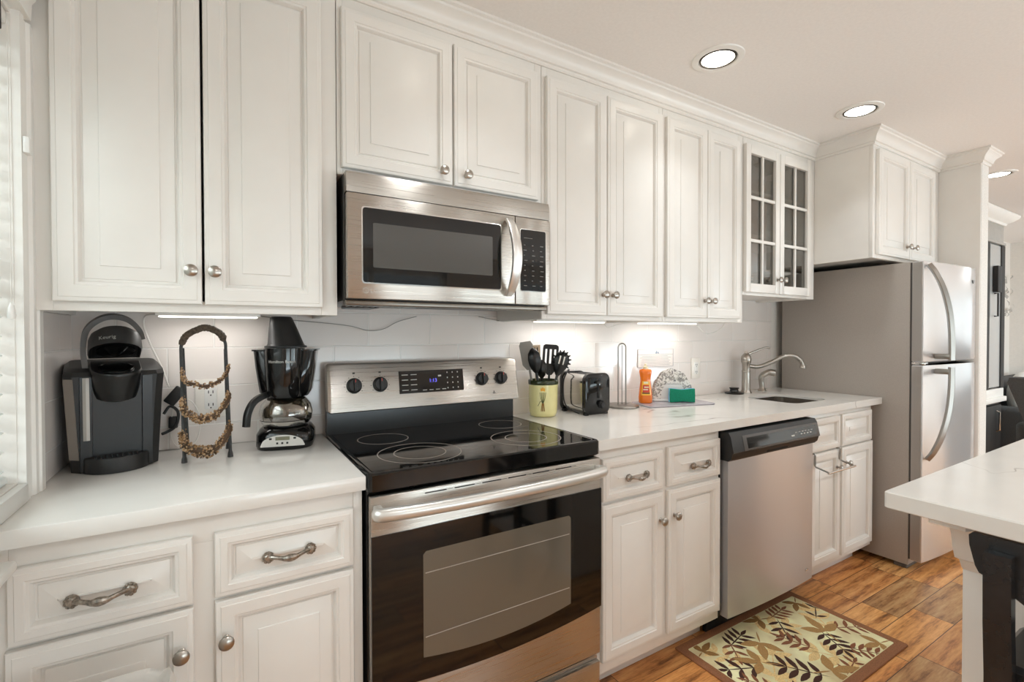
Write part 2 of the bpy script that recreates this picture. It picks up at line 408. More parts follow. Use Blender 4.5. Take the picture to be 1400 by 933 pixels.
# ================================================================== THE ROOM
XL, XR, YB, YF, ZC = -.371, 8.0, 1.8216, -3.2, 2.335
WT = 1.8116          # face of the wall tile
mb = MB(); mb.box(XL-.15, XR+.15, YF-.15, YB+.15, -.1, 0); struct('floor', mb, M['floor'])
mb = MB(); mb.box(XL-.15, XR+.15, YF-.15, YB+.15, ZC, ZC+.1); struct('ceiling', mb, M['ceil'])
mb = MB(); mb.box(XL-.15, XR+.15, YB, YB+.15, 0, ZC); wb = struct('wall_back', mb, M['wall'])
mb = MB(); mb.box(XL+.008, 3.08, WT, YB, .9145, 1.75); struct('tile_backsplash', mb, M['tile'], wb)
def wall_with_holes(name, axis, a, b, u0, u1, holes, mat):
    """axis 'x': wall slab between x=a and b running along y; holes are (u0,u1,z0,z1)"""
    mb = MB(); f = (lambda p, q, z0, z1: mb.box(a, b, p, q, z0, z1)) if axis == 'x' else (lambda p, q, z0, z1: mb.box(p, q, a, b, z0, z1))
    u = u0
    for h0, h1, z0, z1 in holes:
        f(u, h0, 0, ZC); f(h0, h1, 0, z0); f(h0, h1, z1, ZC); u = h1
    f(u, u1, 0, ZC); return struct(name, mb, mat)
wl = wall_with_holes('wall_left', 'x', XL-.15, XL, YF, YB, [(.05, 1.405, .955, 1.94)], M['wall'])
mb = MB(); mb.box(XL, XL+.008, 1.535, WT, .9145, 1.323); struct('tile_backsplash', mb, M['tiley'], wl)
wall_with_holes('wall_front', 'y', YF-.15, YF, XL-.15, XR+.15, [(.6, 2.6, .05, 2.1), (3.4, 5.6, .05, 2.1), (6.0, 7.5, .05, 2.1)], M['wall'])
wall_with_holes('wall_right', 'x', XR, XR+.15, YF, YB, [(-1.2, .5, .3, 2.05)], M['wall'])

# window beside the counter: frame, sash and pane in the wall; casing, head and sill as trim
def window(name, axis, a, u0, u1, z0, z1, cols, bar=.035):
    f = (lambda m_, p, q, r, s, d0, d1: m_.box(a+d0, a+d1, p, q, r, s, .004)) if axis == 'x' else (lambda m_, p, q, r, s, d0, d1: m_.box(p, q, a+d0, a+d1, r, s, .004))
    m_ = MB()
    f(m_, u0, u1, z0, z0+bar, -.03, .03); f(m_, u0, u1, z1-bar, z1, -.03, .03)
    for i in range(cols+1):
        c = u0+bar/2+(u1-u0-bar)*i/cols; f(m_, c-bar/2, c+bar/2, z0, z1, -.03, .03)
    f(m_, u0, u1, (z0+z1)/2-bar/2, (z0+z1)/2+bar/2, -.025, .025)
    o = struct(name, m_, M['trim'])
    m_ = MB(); f(m_, u0+.01, u1-.01, z0+.01, z1-.01, -.003, .003); part('pane', m_, M['glass'], o)
window('window_1', 'x', XL-.11, .052, 1.403, .957, 1.938, 1)
window('window_2', 'y', YF-.06, .602, 2.598, .052, 2.098, 2, .06)
window('window_3', 'y', YF-.06, 3.402, 5.598, .052, 2.098, 2, .06)
window('added_window_5', 'y', YF-.06, 6.002, 7.498, .052, 2.098, 2, .06)  # unseen window added to let more light onto the far wall
window('window_4', 'x', XR+.06, -1.198, .498, .302, 2.048, 2, .05)
# casing (moulded, vertical): stepped profile extruded in z
prof = [(XL, 1.407), (XL+.014, 1.407), (XL+.016, 1.425), (XL+.010, 1.428), (XL+.012, 1.450), (XL+.018, 1.455), (XL+.018, 1.474), (XL+.022, 1.478), (XL+.022, 1.502), (XL+.012, 1.506), (XL, 1.506)]
mb = MB(); mb.prism(prof, 'z', .9145, 1.95); struct('trim_1', mb, M['trim'])
mb = MB(); mb.box(XL, XL+.018, -.05, 1.405, .9145, .953, .003); mb.box(XL, XL+.012, -.05, .05, .9145, 1.95, .002); struct('trim_2', mb, M['trim'])
# head cornice over the window
hp = [(XL, 1.95), (XL+.024, 1.95), (XL+.026, 1.985), (XL+.032, 1.995), (XL+.040, 2.03), (XL+.060, 2.055), (XL+.062, 2.075), (XL, 2.075)]
mb = MB(); mb.loft([[Vector((x, y, z)) for x, z in hp] for y in (-.1, 1.44)]); struct('trim_3', mb, M['trim'])
# sill ledge that carries on below the counter level
mb = MB(); mb.box(XL+.001, XL+.052, -.4, 1.206, .842, .862, .006); struct('trim_4', mb, M['trim'])

# crown moulding along cabinets, fridge surround and the end wall
FX0, FX1, FY = 2.925, 3.80, 1.18        # fridge surround
SWX0, SWX1, SWY = 3.80, 3.915, .987     # stub wall beside the fridge
mb = MB(); mb.box(SWX0, SWX1, SWY, YB, 0, ZC); struct('wall_side', mb, M['stucco'])
mb = MB(); mb.box(SWX0-.012, SWX0-.0005, SWY+.001, 1.80, 0, 2.27, .001); struct('trim_5', mb, M['cab'])
def sweep_out(path, prof, m_):
    """path: (x,y) corners with the room on the right-hand side; prof: (out, z)"""
    P = [Vector((p[0], p[1])) for p in path]; loops = []
    nr = []
    for a, b in zip(P, P[1:]):
        d = (b-a).normalized(); nr.append(Vector((d.y, -d.x)))
    for i, p in enumerate(P):
        if i == 0: o = nr[0]
        elif i == len(P)-1: o = nr[-1]
        else:
            o = nr[i-1]+nr[i]; o = o/(o.dot(nr[i]))
        loops.append([Vector((p.x+o.x*d, p.y+o.y*d, z)) for d, z in prof])
    m_.loft(loops)
CY = 1.4716
cp = [(0, 2.258), (.006, 2.258), (.010, 2.263), (.010, 2.270), (.016, 2.273), (.018, 2.285), (.026, 2.300), (.038, 2.311), (.044, 2.315), (.046, 2.322), (.054, 2.326), (.054, ZC), (0, ZC)]
mb = MB(); sweep_out([(XL, CY), (FX0, CY), (FX0, FY), (SWX0-.012, FY), (SWX0-.012, SWY), (SWX1, SWY), (SWX1, 1.80)], cp, mb); struct('trim_6', mb, M['cab'], angle=25)
mb = MB(); mb.box(SWX1+.001, 7.99, YB-.012, YB, 0, .1, .003); struct('baseboard_back', mb, M['trim'])

# ------------------------------------------------------------------ cabinets
def panel_steps(fr, t, raised=True):
    s = [(0, t), (0, .006), (.002, .003), (.006, .0018), (.010, .0014), (.0115, 0), (fr-.012, 0), (fr-.010, .0026), (fr-.005, .0038), (fr-.001, .0105), (fr, .0145)]
    if raised: s += [(fr+.004, .0150), (fr+.005, .0125), (fr+.034, .0032), (fr+.0352, .0010), (fr+.0375, .0002)]
    return s
def raised(x0, x1, z0, z1, yf, t, fr):
    m_ = MB(); m_.rects(x0, x1, z0, z1, yf, panel_steps(fr, t)); return m_
def knob_mb(x, y, z, r=.0155):
    m_ = MB(); m_.lathe([(.0085, 0), (.0085, .002), (.0055, .004), (.005, .012), (.008, .016), (r*.93, .0175), (r, .020), (r*.97, .0235), (r*.7, .0265), (r*.3, .028), (0, .0284)], (x, y, z), 20, '-y'); return m_
def pull_mb(x0, x1, y, z):
    m_ = MB(); c = (x0+x1)/2; L = x1-x0
    for x in (x0, x1):
        for k in range(9):                        # shell-shaped rosettes
            a = 2*PI*k/9; m_.sphere((x+.0085*math.cos(a), y-.005, z+.0095*math.sin(a)), .0052)
        m_.lathe([(.012, 0), (.012, .005), (.008, .010), (.006, .0115), (0, .012)], (x, y, z), 14, '-y')
    pts = [(x0+.004, y-.006, z), (x0+.012, y-.015, z+.001), (x0+.024, y-.020, z-.001), (c-.012, y-.0225, z-.003), (c, y-.023, z-.0035), (c+.012, y-.0225, z-.003), (x1-.024, y-.020, z-.001), (x1-.012, y-.015, z+.001), (x1-.004, y-.006, z)]
    sp = spline(pts, 5); n = len(sp)-1
    rs = [.0046+.0042*math.exp(-((i/n-.5)/.13)**2)+.001*(abs(i/n-.5) > .42) for i in range(n+1)]
    m_.tube(sp, rs, 10); return m_
def carcass(x0, x1, y0, y1, z0, z1, sl, sr, rt, rb, mids=(), rails=(), top=True):
    """open box behind a face frame; mids / rails are extra frame members"""
    m_ = MB(); t = .016; f = .02
    m_.box(x0, x0+t, y0+f, y1, z0, z1); m_.box(x1-t, x1, y0+f, y1, z0, z1)
    m_.box(x0+t, x1-t, y0+f, y1, z0+.012, z0+.012+t); (top and m_.box(x0+t, x1-t, y0+f, y1, z1-t, z1))
    m_.box(x0+t, x1-t, y1-.008, y1, z0+.028, z1-t)
    m_.box(x0, x0+sl, y0, y0+f, z0, z1, .0012); m_.box(x1-sr, x1, y0, y0+f, z0, z1, .0012)
    m_.box(x0+sl, x1-sr, y0, y0+f, z1-rt, z1, .0012); m_.box(x0+sl, x1-sr, y0, y0+f, z0, z0+rb, .0012)
    for a, b in mids: m_.box(a, b, y0+.0006, y0+f, z0+rb, z1-rt)
    for a, b in rails: m_.box(x0+sl, x1-sr, y0+.001, y0+f, a, b)
    return m_
def cabinet(label, box, frame, doors=(), drawers=(), toe=None, yd=.02, fr=.048, group=None, mids=(), rails=(), top=True):
    x0, x1, y0, y1, z0, z1 = box
    t = thing('wall_cabinet' if z0 > 1 else 'base_cabinet', label, 'cabinet', ((x0+x1)/2, (y0+y1)/2, z0 if z0 > 1 else 0), 0, group)
    part('body', carcass(x0, x1, y0, y1, z0, z1, *frame, mids, rails, top), M['cab'], t)
    for a, b, c, d, kx, kz in doors:
        o = part('door', raised(a, b, c, d, y0-yd, yd-.0006, fr), M['cab'], t)
        part('knob', knob_mb(kx, y0-yd, kz), M['nickel'], o)
    for a, b, c, d, px0, px1, pz in drawers:
        o = part('drawer', raised(a, b, c, d, y0-yd, yd-.0006, .036), M['cab'], t)
        if pz: part('handle', pull_mb(px0, px1, y0-yd+.001, pz), M['pewter'], o)
    if toe:
        m_ = MB(); m_.box(x0+.001, x1-.001, y0+.085, y0+.10, .001, z0, .001); part('toe_kick', m_, M['cab'], t)
    return t
UT = 2.262
WG = 'white wall cabinets'
cabinet('tall white wall cabinet above the pod coffee machine beside the window', (XL+.002, .292, CY, 1.815, 1.324, UT), (.044, .044, .045, .03),
        [(-.324, -.0405, 1.345, 2.222, -.063, 1.428), (-.0345, .250, 1.345, 2.222, -.012, 1.428)], fr=.05)
cabinet('short white two-door wall cabinet directly above the microwave', (.294, 1.018, CY, 1.815, 1.739, UT), (.016, .03, .045, .02),
        [(.305, .655, 1.757, 2.222, .617, 1.795), (.661, .995, 1.757, 2.222, .702, 1.795)], mids=((.648, .668),))
cabinet('tall white two-door wall cabinet above the toaster and utensil crock', (1.020, 1.664, CY, 1.815, 1.324, UT), (.022, .022, .045, .03),
        [(1.034, 1.327, 1.343, 2.222, 1.304, 1.425), (1.331, 1.651, 1.343, 2.222, 1.356, 1.425)], fr=.05)
cabinet('narrower tall white wall cabinet between the toaster cabinet and the glass-door cabinet', (1.666, 2.246, CY, 1.815, 1.324, UT), (.022, .04, .045, .03),
        [(1.679, 1.951, 1.343, 2.222, 1.930, 1.422), (1.955, 2.206, 1.343, 2.222, 1.978, 1.422)], fr=.05)
t = cabinet('white wall cabinet over the refrigerator with two small doors', (FX0, SWX0-.014, FY, 1.815, 1.668, UT), (.04, .10, .03, .02),
            [(2.955, 3.326, 1.686, 2.238, 3.288, 1.752), (3.330, 3.684, 1.686, 2.238, 3.368, 1.752)], fr=.05)
# plain outer side panel
# glass-door cabinet
t = thing('glass_cabinet', 'white wall cabinet with two glass-paned doors above the sink', 'cabinet', (2.585, 1.64, 1.465))
part('body', carcass(2.248, FX0-.002, CY, 1.815, 1.465, UT, .03, .075, .045, .022), [M['cab']], t)
m_ = MB(); m_.box(2.266, FX0-.020, 1.800, 1.806, 1.50, 2.24); part('back_panel', m_, M['cabin'], t)
for z in (1.772, 2.000):
    m_ = MB(); m_.box(2.266, FX0-.020, 1.496, 1.79, z, z+.016, .002); part('shelf', m_, M['cab'], t)
for a, b, kx in ((2.250, 2.5445, 2.523), (2.549, 2.858, 2.571)):
    m_ = MB(); fr = .038; y = CY-.02; z0, z1 = 1.480, 2.222
    ha, hb, za, zb = a+fr, b-fr, z0+fr+.006, z1-fr-.006
    for p, q, r, s in ((a, ha, z0, z1), (hb, b, z0, z1), (ha, hb, z0, za), (ha, hb, zb, z1)): m_.box(p, q, y, y+.019, r, s, .002)
    c = (ha+hb)/2; m_.box(c-.007, c+.007, y+.004, y+.016, za, zb, .003)
    for k in (1, 2):
        z = za+(zb-za)*k/3; m_.box(ha, hb, y+.003, y+.016, z-.008, z+.008, .003)
    o = part('door', m_, M['cab'], t)
    m_ = MB(); m_.box(ha-.004, hb+.004, y+.0162, y+.0182, za-.004, zb+.004); part('pane', m_, M['pane'], o)
    part('knob', knob_mb(kx, y, 1.553), M['nickel'], o)
# crockery inside the glass cabinet
def bowl(x, y, z, r, h, label):
    m_ = MB(); m_.lathe([(r*.45, 0), (r*.5, .004), (r*.85, h*.5), (r, h), (r*.97, h), (r*.8, h*.52), (r*.4, .008)], (x, y, z), 24, cap1=True); return single('bowl', m_, M['dish'], label, 'bowl')
def plates(x, y, z, n, r, label0):
    for k in range(n):
        m_ = MB(); m_.lathe([(r*.55, 0), (r*.6, .002), (r, .014), (r, .016), (r*.6, .005), (0, .004)], (x, y, z+k*.0165), 28, cap0=True)
        single('plate', m_, M['dish'], label0, 'plate', 'stack of plates inside the glass-door cabinet')
plates(2.42, 1.65, 1.4935, 6, .11, 'white plate in the stack at the bottom of the glass-door cabinet')
bowl(2.42, 1.65, 1.789, .115, .07, 'wide bowl on the middle shelf behind the left glass door')
bowl(2.71, 1.65, 1.789, .10, .06, 'smaller bowl on the middle shelf behind the right glass door')
def tumbler(x, y, z, label):
    m_ = MB(); m_.lathe([(.026, 0), (.034, .11), (.032, .11), (.0245, .006), (0, .006)], (x, y, z), 18); return single('drinking_glass', m_, M['glass'], label, 'glass', 'drinking glasses in the glass-door cabinet')
for i, (x, y) in enumerate(((2.34, 1.60), (2.43, 1.62), (2.66, 1.60), (2.75, 1.62))):
    tumbler(x, y, 2.017, 'clear tumbler on the top shelf behind the %s pane of the %s glass door' % (('left', 'right')[i % 2], ('left', 'right')[i//2]))
for i, (x, y) in enumerate(((2.66, 1.60), (2.75, 1.63))):
    tumbler(x, y, 1.4935, 'clear tumbler at the cabinet bottom behind the right glass door, %s one' % ('left', 'right')[i])

# base cabinets
BY = 1.240
cabinet('white base cabinet under the coffee makers with two drawers and two doors', (XL+.002, .303, BY, 1.80, .10, .877), (.028, .022, .062, .030),
        [(-.345, -.0555, .122, .683, -.077, .597), (-.0165, .279, .122, .682, .004, .600)],
        [(-.341, -.056, .692, .836, -.250, -.161, .757), (-.0165, .279, .692, .834, .087, .177, .760)], toe=1, yd=.018, mids=((-.062, -.010),), rails=((.676, .698),))
cabinet('white base cabinet between the range and the dishwasher', (1.075, 1.737, BY, 1.80, .10, .877), (.026, .010, .058, .055),
        [(1.099, 1.396, .145, .684, 1.377, .583), (1.424, 1.730, .140, .682, 1.452, .588)],
        [(1.100, 1.395, .696, .842, 1.215, 1.302, .765), (1.424, 1.729, .697, .844, 1.557, 1.648, .757)], toe=1, yd=.018, mids=((1.388, 1.432),), rails=((.676, .704),))
sinkcab = cabinet('white base cabinet under the sink beside the refrigerator', (2.412, 3.068, BY, 1.80, .10, .877), (.01, .014, .045, .045),
        [(2.416, 2.700, .130, .682, 2.664, .592), (2.722, 3.056, .125, .682, 2.757, .603)],
        [(2.416, 2.700, .690, .852, 0, 0, 0), (2.722, 3.045, .690, .854, 0, 0, 0)], toe=1, yd=.018, mids=((2.692, 2.730),), rails=((.676, .696),), top=False)

# ------------------------------------------------------------------ countertops
CY0 = 1.2118
m_ = MB(); m_.box(XL+.001, .3065, CY0, WT-.001, .8785, .914, .0025); single('countertop', m_, M['quartz'], 'white quartz countertop left of the range carrying the coffee makers', 'countertop')
SX0, SX1, SY0, SY1 = 2.480, 2.800, 1.330, 1.610
m_ = MB()
outer = [(1.0695, CY0), (3.131, CY0), (3.131, WT-.001), (1.0695, WT-.001)]
hole = rrect(SX0, SX1, SY0, SY1, .045, 5)
def slab_with_hole(m_, outer, hole, z0, z1):
    t = bmesh.new()
    def near(p): return min(range(len(hole)), key=lambda i: (hole[i][0]-p[0])**2+(hole[i][1]-p[1])**2)
    for z in (z0, z1):
        vo = [t.verts.new((x, y, z)) for x, y in outer]; vh = [t.verts.new((x, y, z)) for x, y in hole]
        n, k = len(outer), len(hole)
        for i in range(n):
            j = (i+1) % n; a, b = near(outer[i]), near(outer[j]); ch = [a]
            while ch[-1] != b: ch.append((ch[-1]+1) % k)
            t.faces.new([vo[i], vo[j]]+[vh[c] for c in reversed(ch)])
        if z == z0: a0, h0 = vo, vh
    for A, B in ((a0, vo), (h0, vh)):
        for i in range(len(A)):
            j = (i+1) % len(A); t.faces.new((A[i], A[j], B[j], B[i]))
    m_.merge(t, 0)
slab_with_hole(m_, outer, hole, .901, .914)
m_.box(1.0695, 3.131, CY0, CY0+.06, .8785, .9012, .001); m_.box(3.08, 3.131, CY0+.0602, WT-.001, .8785, .9012)
m_.box(1.0695, 1.13, CY0+.0602, WT-.001, .8785, .9012)
single('countertop', m_, M['quartz'], 'long white quartz countertop right of the range with the sink cut into it', 'countertop', angle=20)
t = thing('sink', 'stainless steel undermount sink set in the right-hand countertop', 'sink', (2.64, 1.47, .72))
m_ = MB()
h2 = rrect(SX0-.012, SX1+.012, SY0-.012, SY1+.012, .05, 5); h3 = rrect(SX0+.02, SX1-.02, SY0+.02, SY1-.02, .05, 5)
h4 = rrect(SX0-.006, SX1+.006, SY0-.006, SY1+.006, .05, 5); h5 = rrect(SX0+.008, SX1-.008, SY0+.008, SY1-.008, .05, 5)
m_.loft([[Vector((x, y, z)) for x, y in h] for h, z in ((h2, .9005), (hole, .9005), (h5, .735), (h3, .722))], False, True)
part('bowl', m_, noisy('sink_steel', (96, 89, 81), .38, 60, .04, 0, metal=.6), t)
m_ = MB(); m_.lathe([(.04, 0), (.04, .003), (.03, .004), (.028, .001), (0, .001)], (2.64, 1.47, .722), 24); part('drain', m_, M['chrome'], t)

# faucet
t = thing('faucet', 'tall brushed nickel faucet with a curved spout behind the sink', 'faucet', (2.69, 1.735, .914))
m_ = MB(); m_.lathe([(.031, 0), (.031, .004), (.027, .012), (.0245, .02), (.0235, .10), (.0225, .125), (.0245, .128), (.0245, .133), (.022, .137), (.0225, .175), (.0275, .185), (.0285, .205), (.026, .22), (.018, .232), (.010, .238), (.009, .246), (0, .249)], (2.69, 1.735, .914), 24); part('body', m_, M['nickel'], t)
m_ = MB(); sp = spline([(2.70, 1.725, 1.075), (2.745, 1.69, 1.072), (2.80, 1.645, 1.10), (2.85, 1.60, 1.135), (2.895, 1.565, 1.137), (2.925, 1.54, 1.105), (2.932, 1.534, 1.078)], 6)
m_.tube(sp, [.0125]*(len(sp)-6)+[.0118]*6, 14); m_.lathe([(.0135, 0), (.0165, .002), (.0165, .012), (.0125, .02)], (2.932, 1.534, 1.064), 16); part('spout', m_, M['nickel'], t)
m_ = MB(); m_.tube(spline([(2.695, 1.728, 1.145), (2.73, 1.70, 1.165), (2.775, 1.67, 1.185), (2.80, 1.655, 1.183)], 5), [.007]*8+[.0055]*8, 10); part('handle', m_, M['nickel'], t)
t = thing('sink_sprayer', 'small brushed nickel side sprayer right of the faucet', 'sprayer', (2.87, 1.745, .914))
m_ = MB(); m_.lathe([(.024, 0), (.024, .005), (.019, .012), (.015, .02), (.014, .03)], (2.87, 1.745, .914), 18); part('base', m_, M['nickel'], t)
m_ = MB(); m_.tube(spline([(2.87, 1.745, .94), (2.865, 1.748, .985), (2.87, 1.742, 1.01), (2.90, 1.72, 1.030), (2.925, 1.70, 1.025)], 5), [.015]*5+[.017]*5+[.018]*5+[.020]*6, 12); part('nozzle', m_, M['nickel'], t)
m_ = MB(); m_.lathe([(.052, 0), (.053, .004), (.046, .008), (.026, .012), (.022, .026), (.028, .032), (.026, .036), (0, .037)], (2.60, 1.752, .9142), 24); single('sink_stopper', m_, M['black'], 'black rubber sink stopper lying left of the faucet', 'stopper')

# ================================================================== RANGE
RX0, RX1 = .3105, 1.0660
t = thing('electric_range', 'stainless steel and black electric range with glass cooktop', 'stove', ((RX0+RX1)/2, 1.5, 0))
m_ = MB(); m_.box(RX0+.002, RX1-.002, 1.235, 1.79, .03, .868, .002); part('body', m_, M['black'], t)
for x in (RX0+.04, RX1-.04):
    m_ = MB(); m_.lathe([(.02, 0), (.02, .005), (.012, .008), (.012, .03)], (x, 1.30, 0.0005), 12); part('foot', m_, M['black'], t)
# cooktop: black rim with a slightly sunk glass
m_ = MB(); R0 = [(RX0-.001, RX1+.001, 1.205, 1.765)]
def rr(i, z): return [Vector((x, y, z)) for x, y in rrect(RX0-.001+i, RX1+.001-i, 1.203+i, 1.765-i, .012, 3)]
m_.loft([rr(.004, .869), rr(0, .873), rr(0, .914), rr(.003, .9185), rr(.010, .920), rr(.016, .9172)], True, True); ct = part('cooktop', m_, M['glossblack'], t)
m_ = MB(); m_.loft([rr(.0165, .9174), rr(.0165, .9182)]); part('cooktop_glass', m_, M['ceramicglass'], t)
def ring(cx, cy, r, w=.0016):
    m_ = MB(); m_.loft([[Vector((cx+q*math.cos(2*PI*i/56), cy+q*math.sin(2*PI*i/56), z)) for i in range(56)] for q, z in ((r-w, .9182), (r-w, .9185), (r+w, .9185), (r+w, .9182))], False, False); return m_
for cx, cy, r in ((.462, 1.600, .082), (.502, 1.358, .122), (.502, 1.358, .076), (.925, 1.620, .082), (.880, 1.365, .118), (.880, 1.365, .070)): part('burner_ring', ring(cx, cy, r), M['burn'], t)
# riser + slanted control backguard
m_ = MB(); m_.prism([(1.752, .914), (1.766, .914), (1.790, .925), (1.790, 1.155), (1.762, 1.155), (1.752, 1.0)], 'x', RX0+.001, RX1-.001); part('riser', m_, M['black'], t)
bgp = [(1.716, 1.000), (1.722, .996), (1.760, .996), (1.785, 1.02), (1.785, 1.162), (1.760, 1.168), (1.748, 1.166), (1.742, 1.160)]
m_ = MB()
def bgl(x, k): return [Vector((x, 1.752+(y-1.752)*k, 1.082+(z-1.082)*k)) for y, z in bgp]
m_.loft([bgl(RX0-.001, .93), bgl(RX0+.004, .985), bgl(RX0+.010, 1), bgl(RX1-.006, 1), bgl(RX1+.002, .985), bgl(RX1+.006, .93)]); bgo = part('control_panel', m_, M['steel'], t, angle=40)
# frame on the slanted steel face (from z=1.0,y=1.716 to z=1.16,y=1.742)
sl = math.atan2(.026, .160)
def bgm(x, z, out=.0006):
    s = (z-1.0)/.160; y = 1.716+.026*s
    return Matrix(((1, 0, 0, x), (0, math.sin(sl), -math.cos(sl), y-out), (0, math.cos(sl), math.sin(sl), z+out*math.sin(sl)), (0, 0, 0, 1)))
def local_box(m_, Mx, x0, x1, z0, z1, d, m=0, bev=0):
    t_ = MB(); t_.box(x0, x1, z0, z1, -.002, d, bev); t_.xf(Mx); m_.merge(t_.bm, m)
m_ = MB(); D = bgm(.690, 1.090); local_box(m_, D, -.130, .130, -.042, .042, .002, 0)
for r_ in range(4):
    for c_ in range(2): local_box(m_, D, -.120+c_*.034, -.096+c_*.034, .026-r_*.019, .0285-r_*.019, .0026, 1)
for c_ in range(4): local_box(m_, D, -.040+c_*.026, -.024+c_*.026, -.034, -.0315, .0026, 1)
for r_ in range(4):
    for c_ in range(3): local_box(m_, D, .060+c_*.022, .064+c_*.022, .028-r_*.02, .033-r_*.02, .0026, 1)
local_box(m_, D, .024, .036, .016, .022, .0026, 1); part('clock_panel', m_, [M['glossblack'], M['mark']], bgo)
m_ = MB(); m_.text('1:13', .019, bgm(.676, 1.086, .003), 0, .0003); part('clock_digits', m_, M['disp'], bgo)
m_ = MB(); m_.text('SAMSUNG', .0105, bgm(.680, 1.020, .0006), 0, .0003, 'CENTER'); part('lettering', m_, M['mark'], bgo)
for i, x in enumerate((.398, .490, .903, .992)):
    K = bgm(x, 1.088, .0008); m_ = MB()
    q = MB(); q.lathe([(.027, 0), (.027, .003), (.0235, .005), (.0225, .016), (.020, .018), (0, .0185)], (0, 0, 0), 24); q.box(-.0055, .0055, -.021, .021, .012, .026, .002); q.box(-.0012, .0012, .010, .0205, .026, .0265, 0, 1); q.xf(K); m_.merge(q.bm)
    kb = part('control_knob', m_, [M['blackm'], M['red']], bgo)
    m_ = MB()
    for k in range(9):
        a = PI*(-.2+1.4*k/8); q = Matrix.Translation((.033*math.cos(a), .033*math.sin(a), 0)); local_box(m_, K @ q, -.0013, .0013, -.0013, .0013, .0006)
    local_box(m_, K, -.004, .004, .041, .047, .0006); part('dial_marks', m_, M['markd'], bgo)
m_ = MB(); local_box(m_, bgm(.955, 1.030), -.006, .006, -.003, 0, .0004); local_box(m_, bgm(.955, 1.033), -.002, .002, -.002, .004, .0004); part('dial_marks', m_, M['markd'], bgo)
# oven door
OY = 1.196
def curve_z(x):
    u = (x-.69)/.38; return .347+.028*u*u
N = 16; xs = [RX0+.003+(RX1-RX0-.006)*i/N for i in range(N+1)]
m_ = MB(); m_.box(RX0+.003, RX1-.003, OY, 1.234, .215, .862, .004); od = part('oven_door', m_, M['steel'], t)
m_ = MB(); poly = [(x, curve_z(x)) for x in xs]+[(RX1-.003, .763), (RX0+.003, .763)]; m_.prism(poly, 'y', OY-.004, OY+.002); part('door_glass', m_, M['ceramicglass'], od)
wx0, wx1 = .448, .936
poly = [(wx0+(wx1-wx0)*i/12, .418-.022*(1-((i-6)/6)**2)) for i in range(13)]+[(wx1, .690), (wx1-.008, .698), (wx0+.008, .698), (wx0, .690)]
wm = pm('oven_window', (96, 89, 78), .12, coat=.6); M['ovenw'] = wm
m_ = MB(); m_.prism(poly, 'y', OY-.0046, OY-.003); part('oven_window', m_, wm, od)
m_ = MB()
for z in (.470, .640):
    m_.tube([(wx0+.006, OY-.0046, z), (wx1-.006, OY-.0046, z)], .0012, 6)
part('oven_rack', m_, M['burn'], od)
m_ = MB()
for k in range(6):
    x = .455+k*.085; m_.box(x, x+.062, OY-.0006, OY+.002, .8485, .8515); m_.box(x+.064, x+.081, OY-.0006, OY+.002, .8495, .8505)
part('vent_slots', m_, M['dark'], od)
pts = spline([(RX0+.016, OY-.012, .826), (RX0+.03, OY-.035, .826), (.50, OY-.052, .826), (.69, OY-.056, .826), (.88, OY-.052, .826), (RX1-.03, OY-.035, .826), (RX1-.016, OY-.012, .826)], 7)
m_ = MB(); m_.tube(pts, .0155, 14, flat=1.1); m_.box(RX0+.008, RX0+.028, OY-.022, OY+.001, .810, .842, .004); m_.box(RX1-.028, RX1-.008, OY-.022, OY+.001, .810, .842, .004); part('handle', m_, pm('satin_handle_steel', (214, 212, 207), .33, .65), od)
m_ = MB(); m_.box(RX0+.003, RX1-.003, OY+.002, 1.234, .045, .188, .004); m_.box(RX0+.003, RX1-.003, OY+.016, 1.234, .188, .2, .002); part('drawer', m_, M['steel'], t)

# ================================================================== MICROWAVE
MX0, MX1, MY, MZ0, MZ1 = .3055, 1.007, 1.400, 1.367, 1.7335
t = thing('microwave', 'stainless steel over-the-range microwave with a curved handle', 'microwave', (.656, 1.6, MZ0))
m_ = MB(); m_.box(MX0, MX1, MY+.035, 1.80, MZ0, MZ1, .002); part('body', m_, M['black'], t)
m_ = MB(); m_.prism([(MY+.004, 1.674), (MY+.036, 1.674), (MY+.036, MZ1), (MY+.010, MZ1), (MY+.005, 1.72)], 'x', MX0, MX1); part('vent_strip', m_, M['steel'], t)
m_ = MB(); m_.box(MX0, .8605, MY, MY+.034, MZ0+.004, 1.6715, .003); md = part('door', m_, M['steel'], t)
gl = [Vector((x, MY-.0008, z)) for x, z in rrect(.347, .806, 1.416, 1.635, .008, 3)]
m_ = MB(); m_.prism(rrect(.3455, .8075, 1.4145, 1.6365, .009, 3), 'y', MY-.0006, MY+.001); part('window_bezel', m_, M['chrome'], md)
m_ = MB(); m_.prism(rrect(.349, .804, 1.418, 1.633, .008, 3), 'y', MY-.0015, MY); part('window_glass', m_, M['ceramicglass'], md)
m_ = MB(); m_.prism(rrect(.378, .772, 1.462, 1.591, .004, 3), 'y', MY-.0021, MY-.0014); part('window_mesh', m_, pm('perforated_screen', (66, 64, 60), .25, coat=.4), md)
m_ = MB(); pts = spline([(.832, MY-.004, 1.400), (.834, MY-.022, 1.420), (.836, MY-.045, 1.47), (.837, MY-.053, 1.525), (.836, MY-.045, 1.58), (.834, MY-.022, 1.635), (.832, MY-.004, 1.655)], 6)
loops = []
for i, p in enumerate(pts):
    k = i/(len(pts)-1); wd = .011+.006*math.sin(PI*k)
    T = (pts[min(i+1, len(pts)-1)]-pts[max(i-1, 0)]).normalized(); Nn = Vector((0, T.z, -T.y))
    loops.append([p+Vector((wd*a, 0, 0))+Nn*(.006*b) for a, b in ((-1, -.7), (-.8, -1), (.8, -1), (1, -.7), (1, .7), (.8, 1), (-.8, 1), (-1, .7))])
